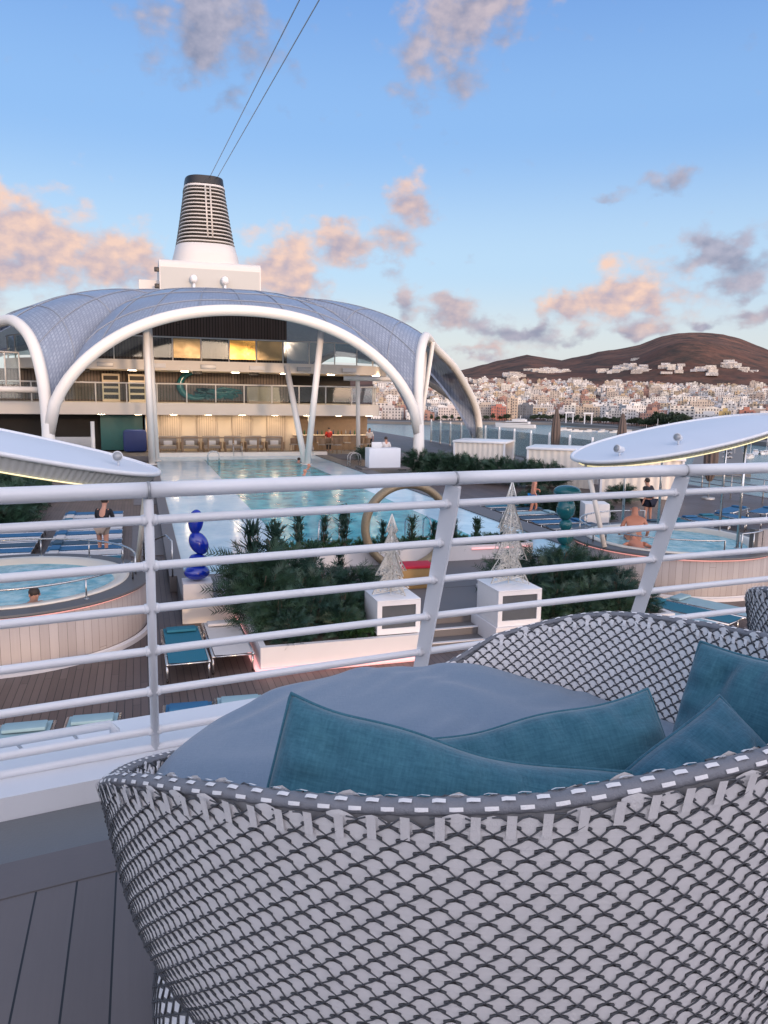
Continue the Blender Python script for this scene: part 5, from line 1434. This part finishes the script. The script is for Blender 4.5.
# buildings ----------------------------------------------------------
def bldmat():
    m, nt, b = newmat('town_render')
    uv = coords(nt, 'UV'); sep = nd(nt, 'ShaderNodeSeparateXYZ'); nt.links.new(uv, sep.inputs[0])
    at_ = nd(nt, 'ShaderNodeAttribute'); at_.attribute_name = 'tint'
    fu = mth(nt, 'FRACT', sep.outputs[0]); fv = mth(nt, 'FRACT', sep.outputs[1])
    cb = nd(nt, 'ShaderNodeCombineXYZ'); nt.links.new(mth(nt, 'FLOOR', sep.outputs[0]), cb.inputs[0]); nt.links.new(mth(nt, 'FLOOR', sep.outputs[1]), cb.inputs[1])
    wn = nd(nt, 'ShaderNodeTexWhiteNoise', noise_dimensions='2D'); nt.links.new(cb.outputs[0], wn.inputs['Vector'])
    w = mth(nt, 'MULTIPLY', mth(nt, 'LESS_THAN', mth(nt, 'ABSOLUTE', mth(nt, 'SUBTRACT', fu, .5)), mth(nt, 'ADD', .16, mth(nt, 'MULTIPLY', wn.outputs['Value'], .14))), mth(nt, 'LESS_THAN', mth(nt, 'ABSOLUTE', mth(nt, 'SUBTRACT', fv, .52)), .26))
    w = mth(nt, 'MULTIPLY', w, mth(nt, 'GREATER_THAN', sep.outputs[1], 0))
    w = mth(nt, 'MULTIPLY', w, mth(nt, 'GREATER_THAN', wn.outputs['Value'], .12))
    dk = mixc(nt, wn.outputs['Value'], (.03, .032, .038), (.12, .12, .13))
    band = mth(nt, 'MULTIPLY', mth(nt, 'LESS_THAN', fv, .10), mth(nt, 'GREATER_THAN', sep.outputs[1], 0))
    c1 = mixc(nt, w, at_.outputs['Color'], dk)
    n_ = noise_tex(nt, .2, 4, .6, coords(nt))
    sc = nd(nt, 'ShaderNodeVectorMath', operation='SCALE'); nt.links.new(mixc(nt, mth(nt, 'MULTIPLY', band, .35), c1, (.1, .1, .1)), sc.inputs[0]); nt.links.new(mth(nt, 'ADD', .72, mth(nt, 'MULTIPLY', n_, .5)), sc.inputs['Scale'])
    nt.links.new(sc.outputs[0], b.inputs['Base Color']); b.inputs['Roughness'].default_value = .8
    return m
M['town'] = bldmat()
class TB:                                       # boxes with wall UVs in window cells and a tint per box
    def __init__(s): s.v = []; s.f = []; s.uv = []; s.c = []
    def box(s, c, sx, sy, h, rz, tint, cu=3.2, cv=3.1, roof=None):
        o = len(s.v); M_ = Matrix.Rotation(rz, 3, 'Z'); c = Vector(c)
        for z in (0, h):
            for x, y in ((-sx/2, -sy/2), (sx/2, -sy/2), (sx/2, sy/2), (-sx/2, sy/2)): s.v.append(tuple(M_ @ Vector((x, y, z))+c))
        nv = max(1, round(h/cv))
        for k, L in ((0, sx), (1, sy), (2, sx), (3, sy)):
            l = (k+1) % 4; nu = max(1, round(L/cu)) if cu else 0; ou = 13*k+int(abs(c.x))
            s.f.append((o+k, o+l, o+4+l, o+4+k)); s.uv += [(ou, .001), (ou+nu, .001), (ou+nu, nv), (ou, nv)] if nu else [(0, -1)]*4; s.c.append(tint)
        s.f.append((o+4, o+5, o+6, o+7)); s.uv += [(0, -1)]*4; s.c.append(roof or tuple(q*.8 for q in tint))
    def mesh(s, name):
        me = bpy.data.meshes.new(name); me.from_pydata(s.v, [], s.f); me.update()
        ul = me.uv_layers.new(name='UVMap')
        for i, q in enumerate(s.uv): ul.data[i].uv = q
        ca = me.color_attributes.new('tint', 'FLOAT_COLOR', 'CORNER')
        i = 0
        for f_, t in zip(s.f, s.c):
            for _ in f_: ca.data[i].color = (*t, 1); i += 1
        me.materials.append(M['town']); return me
rr = random.Random(77)
WH = [(.62, .60, .58), (.66, .65, .63), (.56, .53, .50), (.60, .55, .49), (.52, .47, .42), (.64, .61, .55), (.58, .57, .58)]
CO = [(.40, .33, .28), (.36, .24, .18), (.45, .36, .25), (.30, .29, .30), (.46, .40, .34), (.34, .20, .16)]
def bld(tb, c, w, d, h, rz, tint):
    cu = rr.choice((2.7, 3.2, 3.8, 5.0))
    tb.box(c, w, d, h, rz, tint, cu)
    if rr.random() < .6: tb.box((c[0]+rr.uniform(-.2, .2)*w, c[1]+rr.uniform(-.1, .1)*d, c[2]+h-.02), w*rr.uniform(.25, .5), d*.4, rr.uniform(2, 3.2), rz, tint, 0)
    if rr.random() < .35: tb.box((c[0]+rr.uniform(-.3, .3)*w, c[1], c[2]+h-.01), 1.6, 1.6, 1.4, rz, (.3, .3, .3), 0)
VAR = []
for k in range(34):
    tb = TB(); big = k < 16
    tint = rr.choice(WH) if rr.random() < .68 else rr.choice(CO)
    if big: w, d, h = rr.uniform(13, 26), rr.uniform(10, 15), rr.choice((9.3, 12.4, 12.4, 15.5, 18.6))
    else: w, d, h = rr.uniform(8, 16), rr.uniform(8, 12), rr.choice((6.2, 6.2, 9.3, 9.3, 12.4))
    bld(tb, (0, 0, 0), w, d, h, 0, tint)
    VAR.append((tb.mesh('building'), w, h, big, tint))
SPEC = [(25.9, 60, 17, 16, 17, (.42, .16, .12), 'salmon-red waterfront block with rows of pale windows left of the beige tower'),
        (26.85, 62, 12, 14, 27, (.50, .41, .32), 'tall beige waterfront tower beside the salmon-red block'),
        (27.8, 66, 17, 14, 19, (.13, .15, .18), 'dark glass-fronted waterfront block right of the beige tower'),
        (22.6, 60, 34, 14, 15, (.56, .50, .47), 'long pale waterfront block seen under the right side arch'),
        (40.2, 90, 22, 14, 15, (.66, .64, .62), 'white modern block with dark window bands right of the dark trees'),
        (41.2, 95, 9, 12, 18, (.48, .36, .16), 'narrow ochre block right of the white modern block'),
        (42.5, 110, 11, 13, 19, (.36, .16, .12), 'brick-red block at the left end of the long white waterfront building'),
        (43.9, 115, 34, 14, 16, (.60, .58, .57), 'long white waterfront building at the right edge'),
        (32.2, 80, 26, 14, 18, (.46, .38, .30), 'broad beige block above the waterfront trees'),
        (30.2, 70, 30, 16, 11, (.60, .56, .54), 'low pale terminal building behind the white portal frames'),
        (35.0, 90, 15, 13, 17, (.62, .61, .60), 'white apartment block left of the dark waterfront trees')]
for (a, dr, w, d, h, tint, lab) in SPEC:
    tb = TB(); tb.box((0, 0, 0), w, d, h, 0, tint, 2.9); tb.box((0, 0, h-.01), w*.4, d*.5, 2.6, 0, tint, 0); tb.box((w*.2, -d/2-.5, 3.1), w*.5, 1.0, h-4, 0, tuple(q*.9 for q in tint), 2.9)
    o = bpy.data.objects.new('building', tb.mesh('building')); col.objects.link(o)
    p = polar(a, lerpT(R0, a)+dr); o.location = (p.x, p.y, hterr(a, lerpT(R0, a)+dr)-.6); o.rotation_euler.z = -radians(a)+rr.uniform(-.08, .08)
    tag(o, lab, 'building', 'waterfront buildings across the harbour')
nb = 0; rest = TB(); dr = 66
def tone_word(t):
    s_ = max(t)-min(t)
    return 'white' if t[0] > .59 and s_ < .07 else 'cream' if t[0] > .5 else 'brown' if t[0] > .33 and s_ > .1 else 'grey'
row = 0
while dr < 1500:
    a = 16.5+rr.uniform(0, .5)
    while a < 49:
        r_ = lerpT(R0, a)+dr+rr.uniform(-8, 8)
        if r_ > 2420: a += .5; continue
        big = rr.random() < max(.06, .75-dr/420)
        cand = [v for v in VAR if v[3] == big]; v = rr.choice(cand)
        step = math.degrees((v[1]+rr.choice((.3, .5, 1, 4, 9)))/r_)
        a += step*.5
        skip = noise.noise(Vector((a*.9, dr*.006, 5))) > .30 or any(abs(a-s_[0]) < math.degrees((s_[2]+v[1])*.5/r_) and abs(dr-s_[1]) < 26 for s_ in SPEC)
        if not skip:
            p = polar(a, r_); z = hterr(a, r_)-.8; rz = -radians(a)+rr.gauss(0, .16)
            if nb < 285 and 20.5 < a < 45:
                o = bpy.data.objects.new('building', v[0]); col.objects.link(o); o.location = (p.x, p.y, z); o.rotation_euler.z = rz
                tag(o, '%s flat-roofed %s among the dense houses rising behind the harbour front' % (tone_word(v[4]), 'apartment block' if big else 'house'), 'building', '%s %s of the harbour town' % (tone_word(v[4]), 'blocks' if big else 'houses'))
                nb += 1
            else:
                bld(rest, (p.x, p.y, z), v[1]*rr.uniform(.8, 1.1), rr.uniform(8, 12), v[2]*rr.uniform(.8, 1.1), rz, v[4])
        a += step*.5
    dr += 24+dr*.018; row += 1
# scattered buildings up the slopes
for (a, r_, n_, wd) in ((28.9, 2690, 22, 1.3), (30.3, 2720, 10, .5), (33.4, 2600, 12, .6), (34.6, 2640, 16, .8), (35.6, 2550, 14, .5), (35.2, 2980, 3, .1), (41.3, 2600, 14, .7), (42.3, 2560, 9, .5), (39.6, 2480, 16, .9), (26.8, 2480, 12, .8), (37.6, 2500, 12, .8)):
    for _ in range(n_):
        aa = a+rr.uniform(-wd, wd)*.8; r2 = r_+rr.uniform(-60, 60); p = polar(aa, r2)
        rest.box((p.x, p.y, hterr(aa, r2)-2), rr.uniform(12, 34), 14, rr.uniform(6, 12), -radians(aa)+rr.gauss(0, .2), rr.choice(WH), 4)
o = bpy.data.objects.new('distant_houses', rest.mesh('distant_houses')); col.objects.link(o); tag(o, 'pale far-off houses covering the upper slope of the town as one mass', 'houses', None, 'stuff')

# waterfront trees ---------------------------------------------------
def fartree(seed, rx, h):
    mb = MB(); q = random.Random(seed)
    for k in range(420):
        a = q.uniform(0, 6.28); u_ = q.uniform(-.5, 1); rad_ = q.random()**.4
        lump = .75+.5*noise.noise(Vector((cos(a)*1.6+seed, sin(a)*1.6, u_*1.5)))
        c = Vector((rx*rad_*cos(a)*math.sqrt(max(.05, 1-u_*u_))*lump, rx*rad_*sin(a)*math.sqrt(max(.05, 1-u_*u_))*lump, h*(.58+.38*u_*lump)))
        d1 = Vector((q.gauss(0, 1), q.gauss(0, 1), q.gauss(0, 1))).normalized(); d2 = d1.orthogonal().normalized(); s_ = rx*q.uniform(.10, .2)
        mb.add([c-d1*s_, c+d2*s_*.6, c+d1*s_, c-d2*s_*.6], [(0, 1, 2, 3)])
    return mb
FT = [mesh_of(fartree(k, (5.5, 6.5, 4.2)[k], (10, 11, 12)[k]), M['treefar'], 'crown') for k in range(3)]
FK = mesh_of(MB().tube([(0, 0, 0), (0, 0, 5)], [.45, .25], 6), M['trunkfar'], 'trunk')
def ftree(a, dr_, s, k):
    r_ = lerpT(R0, a)+dr_; p = polar(a, r_)
    plant('tree', [('crown', None, FT[k % 3]), ('trunk', None, FK)], (p.x, p.y, hterr(a, r_)-.2), 'dark tree among those along the harbour promenade', 'tree', 'dark trees along the promenade', s, k*1.1)
k = 0
for q in range(30): ftree(35.9+.115*q+rr.uniform(-.05, .05), 42+rr.uniform(-8, 14), rr.uniform(1.0, 1.5) if 6 < q < 26 else .8, k); k += 1
for q in range(26): ftree(28.3+.29*q+rr.uniform(-.1, .1), 46+rr.uniform(-6, 8), rr.uniform(.55, .95), k); k += 1
for q in range(12): ftree(21+.5*q, 40+rr.uniform(-5, 5), rr.uniform(.5, .8), k); k += 1
for q in range(16): ftree(39.4+.36*q, 44+rr.uniform(-6, 8), rr.uniform(.5, .9), k); k += 1
# portal frames on the quay
for (a, lab) in ((30.95, 'white portal frame on the quay, left one of two'), (32.25, 'white portal frame on the quay, right one of two')):
    p = polar(a, lerpT(R0, a)+8)
    t = T('portal_frame', lab, 'portal frame', (p.x, p.y, ZS+2.6), -radians(a), 'white portal frames on the quay')
    for s in (-1, 1): MB().span(s*3.6-.6, s*3.6+.6, -.6, .6, 0, 10.5).build('leg', M['boatw'], t)
    MB().span(-5, 5, -.9, .9, 10.5, 12).build('crossbeam', M['boatw'], t)
# yacht and small boats
def hull(L, B, H_):
    mb = MB(); n = 14; P = []
    for i in range(n+1):
        q = i/n; w = B/2*(1-max(0, (q-.45)/.55)**2.2)*(.86+.14*min(1, q*4)); x = -L/2+L*q
        P.append([Vector((x-.02*L*(1-q), -w*.78, -.2)), Vector((x+.03*L*max(0, q-.5), -w, H_*(1+.35*q*q))), Vector((x+.03*L*max(0, q-.5), w, H_*(1+.35*q*q))), Vector((x-.02*L*(1-q), w*.78, -.2))])
    vs = [p for r_ in P for p in r_]; fs = []
    for i in range(n):
        for k_ in range(4): l = (k_+1) % 4; fs.append((i*4+k_, i*4+l, i*4+4+l, i*4+4+k_))
    fs += [(0, 1, 2, 3)]
    return mb.add(vs, fs)
def boat(a, r_, L, rz, label, mast=False, group='small boats in the marina'):
    p = polar(a, r_); t = T('boat', label, 'boat', (p.x, p.y, ZS+.05), rz, group)
    hull(L, L*.26, L*.085).build('hull', M['boatw'], t, 'auto')
    MB().bbox((-.05*L, 0, L*.135), (L*.38, L*.17, L*.085), L*.012).build('cabin', M['boatw'], t, 'auto')
    MB().bbox((-.05*L, 0, L*.14), (L*.385, L*.174, L*.03), L*.004).build('window_band', M['black'], t, 'auto')
    if mast: MB().tube([(0, 0, L*.1), (0, 0, L*1.15)], .12, 5).build('mast', M['boatw'], t, True)
p = polar(27.1, 770)
yt = T('motor_yacht', 'large white motor yacht moored before the town quay', 'yacht', (p.x, p.y, ZS), radians(160-27), None)
hull(40, 8, 3.2).build('hull', M['boatw'], yt, 'auto')
MB().bbox((-3, 0, 4.9), (24, 6.4, 2.4), .5).build('main_deck_house', M['boatw'], yt, 'auto'); MB().bbox((-2.5, 0, 5.1), (23, 6.5, .9), .1).build('window_band', M['black'], yt, 'auto')
MB().bbox((-4.5, 0, 7.2), (14, 5.4, 2.0), .5).build('upper_deck_house', M['boatw'], yt, 'auto'); MB().bbox((-5.5, 0, 8.6), (8, 5, .3), .1).build('sun_roof', M['boatw'], yt, 'auto'); MB().tube([(-5, 0, 8.6), (-5.8, 0, 12)], .3, 6).build('mast', M['boatw'], yt, True)
for i in range(16):
    boat(36.2+.19*i+rr.uniform(-.05, .05), 590+rr.uniform(-30, 40), rr.uniform(9, 15), rr.uniform(-.4, .4)+1.2, 'small white boat lying among others in the marina', i % 4 == 0)
for i in range(8):
    boat(42.0+.32*i, 430+rr.uniform(-25, 30)+6*i, rr.uniform(9, 14), rr.uniform(.5, 1.3), 'small white boat moored beside the dark right pier', i % 3 == 0, 'small boats at the right pier')
for i in range(6):
    boat(30.6+.9*i, 715+rr.uniform(-10, 10), rr.uniform(10, 16), rr.uniform(-.3, .3), 'small white boat lying along the harbour mole', False, 'small boats along the mole')
# cars on the pier
def carmesh():
    body = MB().bbox((0, 0, .62), (4.2, 1.75, .72), .18); cab = MB().bbox((-.2, 0, 1.2), (2.2, 1.55, .55), .2)
    wl = MB()
    return mesh_of(body, M['galv'], 'body'), mesh_of(cab, M['black'], 'cabin')
CB, CC = carmesh()
WL = mesh_of(MB().tube([(0, -.12, 0), (0, .12, 0)], .33, 12), M['black'], 'wheel')
for i in range(14):
    p = polar(41.0-.0*i+(.55 if i % 2 else -.4), 380+16*i)
    t = plant('parked_car', [('body', None, CB), ('cabin', None, CC)], (p.x, p.y, ZS+2.62), 'dark car parked in a row on the right harbour pier', 'car', 'cars parked on the right pier', 1, -radians(41)+(.1 if i % 3 else -.2))
    for sx in (-1.3, 1.3):
        for sy in (-.82, .82):
            o = bpy.data.objects.new('wheel', WL); col.objects.link(o); o.parent = t; o.location = (sx, sy, .33)
# ================================================================== CAMERA, LIGHT, SKY
cam = bpy.data.cameras.new('camera'); co = bpy.data.objects.new('camera', cam); col.objects.link(co)
cam.sensor_fit = 'VERTICAL'; cam.sensor_height = 34.6; cam.lens = 34.6*770/1024
cam.clip_start = .05; cam.clip_end = 60000
pitch = radians(8.64); roll = radians(.86)
f = Vector((sin(YAW)*cos(pitch), cos(YAW)*cos(pitch), -sin(pitch))); r0 = Vector((cos(YAW), -sin(YAW), 0)); u0 = r0.cross(f)
r = r0*cos(roll)+u0*sin(roll); u = r.cross(f)
co.matrix_world = Matrix.Translation((0, 0, EYE)) @ Matrix((r, u, -f)).transposed().to_4x4()
scene.camera = co
SUN_AZ = radians(171); SUN_EL = radians(4.5)      # azimuth clockwise from +Y
sd = Vector((sin(SUN_AZ)*cos(SUN_EL), cos(SUN_AZ)*cos(SUN_EL), sin(SUN_EL)))
sl = bpy.data.lights.new('sun', 'SUN'); sl.energy = 1.8; sl.angle = radians(4); sl.color = (1, .66, .42)
so = bpy.data.objects.new('sun', sl); col.objects.link(so)
so.rotation_euler = sd.to_track_quat('Z', 'Y').to_euler()
W = bpy.data.worlds.new('World'); scene.world = W; W.use_nodes = True
nt = W.node_tree; bg = nt.nodes['Background']
sky = nd(nt, 'ShaderNodeTexSky', sky_type='NISHITA'); sky.sun_disc = False
sky.sun_elevation = SUN_EL; sky.sun_rotation = SUN_AZ; sky.altitude = 30; sky.air_density = 1.0; sky.dust_density = 1.2; sky.ozone_density = 1.6
tc = nd(nt, 'ShaderNodeTexCoord'); dirv = tc.outputs['Generated']
nrm = nd(nt, 'ShaderNodeVectorMath', operation='NORMALIZE'); nt.links.new(dirv, nrm.inputs[0])
sp = nd(nt, 'ShaderNodeSeparateXYZ'); nt.links.new(nrm.outputs[0], sp.inputs[0])
el = mth(nt, 'MULTIPLY', mth(nt, 'ARCSINE', sp.outputs[2]), 180/pi)
az = mth(nt, 'MULTIPLY', mth(nt, 'ARCTAN2', sp.outputs[0], sp.outputs[1]), 180/pi)
rp = nd(nt, 'ShaderNodeValToRGB'); nt.links.new(mth(nt, 'DIVIDE', mth(nt, 'ADD', el, 10), 100), rp.inputs[0])
cr = rp.color_ramp; cr.interpolation = 'EASE'
stops = [(-10, (.20, .22, .27)), (0, (.60, .58, .62)), (3.5, (.58, .64, .72)), (9, (.41, .58, .80)), (18, (.22, .41, .76)), (28, (.14, .30, .68)), (45, (.34, .43, .62)), (90, (.42, .47, .56))]
while len(cr.elements) < len(stops): cr.elements.new(.5)
for e, (p, c) in zip(cr.elements, stops): e.position = (p+10)/100; e.color = (*c, 1)
sk = nd(nt, 'ShaderNodeVectorMath', operation='SCALE'); nt.links.new(sky.outputs[0], sk.inputs[0]); sk.inputs['Scale'].default_value = .06
base = mixc(nt, 1.0, rp.outputs[0], sk.outputs[0], 'ADD')
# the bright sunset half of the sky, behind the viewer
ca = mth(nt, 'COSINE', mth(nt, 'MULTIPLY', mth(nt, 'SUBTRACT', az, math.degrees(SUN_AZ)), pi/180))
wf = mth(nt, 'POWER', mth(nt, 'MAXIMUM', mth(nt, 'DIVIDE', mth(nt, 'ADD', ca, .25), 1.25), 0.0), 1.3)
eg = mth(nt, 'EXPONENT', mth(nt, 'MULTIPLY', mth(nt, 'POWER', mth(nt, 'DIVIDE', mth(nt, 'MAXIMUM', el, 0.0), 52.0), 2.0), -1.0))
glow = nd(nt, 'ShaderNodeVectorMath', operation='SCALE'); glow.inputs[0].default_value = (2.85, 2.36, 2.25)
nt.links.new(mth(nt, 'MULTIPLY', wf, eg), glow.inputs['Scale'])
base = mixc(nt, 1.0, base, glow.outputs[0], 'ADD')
# clouds: lumps in (azimuth, elevation), broken by noise; (az, el, half-width, half-height, warmth, density)
CL = [(-8.2, 9.2, 5.6, 3.2, 1, 1.35), (-.4, 8.5, 3.0, 1.9, .95, 1.1), (5.4, 23.2, 4.6, 4.0, .08, 1.12), (23.2, 24.8, 4.6, 2.2, .32, .98), (20.8, 21.2, 3.6, 2.6, .2, .80),
      (10.2, 8.4, 3.4, 2.7, 1, 1.3), (13.8, 11.2, 1.6, 1.1, .8, .75), (19.1, 13.6, 1.8, 1.9, .8, 1.05), (16.8, 10.3, 3.0, 1.3, .7, .9), (18.7, 6.7, 1.1, 1.2, .35, 1.1), (22.2, 6.2, 2.2, 1.2, .55, 1.05),
      (34.3, 6.9, 3.7, 2.1, 1, 1.4), (29.8, 6.4, 1.1, .9, .9, .95), (40.2, 9.5, 2.9, 1.2, .0, 1.2), (41.8, 7.4, 2.0, .9, .1, .95), (36.5, 14.3, 2.3, 1.1, .12, .85), (33.0, 13.2, 1.3, .6, .1, .7),
      (25.4, 4.7, 2.4, .9, .1, .95), (24.0, 3.2, 4.0, .6, .75, .9), (30.8, 4.1, 2.4, .5, .1, .8), (39.3, 4.9, 1.1, .55, .0, 1.0), (43.3, 5.4, 2.0, .7, .3, .95), (28.0, 5.1, 1.3, .6, .1, .85), (35.5, 4.5, 1.6, .5, .2, .7),
      (-22, 10, 9, 4, 1, 1.1), (-35, 20, 9, 5, .4, .9), (58, 9, 9, 3, .6, 1.0), (70, 20, 10, 6, .3, .9), (50, 28, 8, 4, .2, .8)]
cv = nd(nt, 'ShaderNodeCombineXYZ'); nt.links.new(az, cv.inputs[0]); nt.links.new(mth(nt, 'MULTIPLY', el, 1.35), cv.inputs[1])
warp = nd(nt, 'ShaderNodeTexNoise'); warp.inputs['Scale'].default_value = .42; warp.inputs['Detail'].default_value = 4; nt.links.new(cv.outputs[0], warp.inputs['Vector'])
wsep = nd(nt, 'ShaderNodeSeparateColor'); nt.links.new(warp.outputs['Color'], wsep.inputs[0])
azw = mth(nt, 'ADD', az, mth(nt, 'MULTIPLY', mth(nt, 'SUBTRACT', wsep.outputs[0], .5), 4.0))
elw = mth(nt, 'ADD', el, mth(nt, 'MULTIPLY', mth(nt, 'SUBTRACT', wsep.outputs[1], .5), 3.2))
dens = None; warm = None; shade = None
for (a, e, sa, se, wm, dn) in CL:
    dx = mth(nt, 'DIVIDE', mth(nt, 'SUBTRACT', azw, a), sa); dy = mth(nt, 'DIVIDE', mth(nt, 'SUBTRACT', elw, e), se)
    d2 = mth(nt, 'ADD', mth(nt, 'MULTIPLY', dx, dx), mth(nt, 'MULTIPLY', dy, dy))
    g = mth(nt, 'MULTIPLY', mth(nt, 'EXPONENT', mth(nt, 'MULTIPLY', d2, -1.0)), dn)
    dens = g if dens is None else mth(nt, 'ADD', dens, g)
    gw = mth(nt, 'MULTIPLY', g, wm); warm = gw if warm is None else mth(nt, 'ADD', warm, gw)
    gs = mth(nt, 'MULTIPLY', g, dy); shade = gs if shade is None else mth(nt, 'ADD', shade, gs)
inv = mth(nt, 'MAXIMUM', dens, .02)
warm = mth(nt, 'DIVIDE', warm, inv); shade = mth(nt, 'DIVIDE', shade, inv)
n1 = noise_tex(nt, .5, 6, .5, cv.outputs[0])
mpv = nd(nt, 'ShaderNodeMapping'); mpv.inputs['Location'].default_value = (.35, -.45, 0); nt.links.new(cv.outputs[0], mpv.inputs[0])
n2 = noise_tex(nt, .5, 6, .5, mpv.outputs[0])
fld = mth(nt, 'ADD', mth(nt, 'MINIMUM', dens, 1.15), mth(nt, 'MULTIPLY', mth(nt, 'SUBTRACT', n1, .5), 1.9))
alpha = nd(nt, 'ShaderNodeMapRange', interpolation_type='SMOOTHSTEP'); nt.links.new(fld, alpha.inputs[0])
alpha.inputs[1].default_value = .26; alpha.inputs[2].default_value = 1.05
lit = mth(nt, 'ADD', mth(nt, 'MULTIPLY', mth(nt, 'SUBTRACT', n1, n2), 2.7), mth(nt, 'MULTIPLY', shade, .42))
lit = mth(nt, 'ADD', lit, .52)
litc = nd(nt, 'ShaderNodeClamp'); nt.links.new(lit, litc.inputs[0])
warmc = mixc(nt, litc.outputs[0], (.50, .42, .50), (.97, .66, .52))
coolc = mixc(nt, litc.outputs[0], (.25, .28, .40), (.46, .46, .58))
ccol = mixc(nt, warm, coolc, warmc)
up = nd(nt, 'ShaderNodeMapRange'); nt.links.new(el, up.inputs[0]); up.inputs[1].default_value = .2; up.inputs[2].default_value = 2.0
am = mth(nt, 'MULTIPLY', mth(nt, 'MULTIPLY', alpha.outputs[0], .92), up.outputs[0])
final = mixc(nt, am, base, ccol)
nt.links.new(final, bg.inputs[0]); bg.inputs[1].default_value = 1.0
scene.view_settings.view_transform = 'Standard'; scene.view_settings.look = 'None'; scene.view_settings.exposure = 0; scene.view_settings.gamma = 1
scene.render.engine = 'CYCLES'
try:
    scene.cycles.max_bounces = 6; scene.cycles.transparent_max_bounces = 24; scene.cycles.caustics_reflective = False; scene.cycles.caustics_refractive = False
except Exception: pass
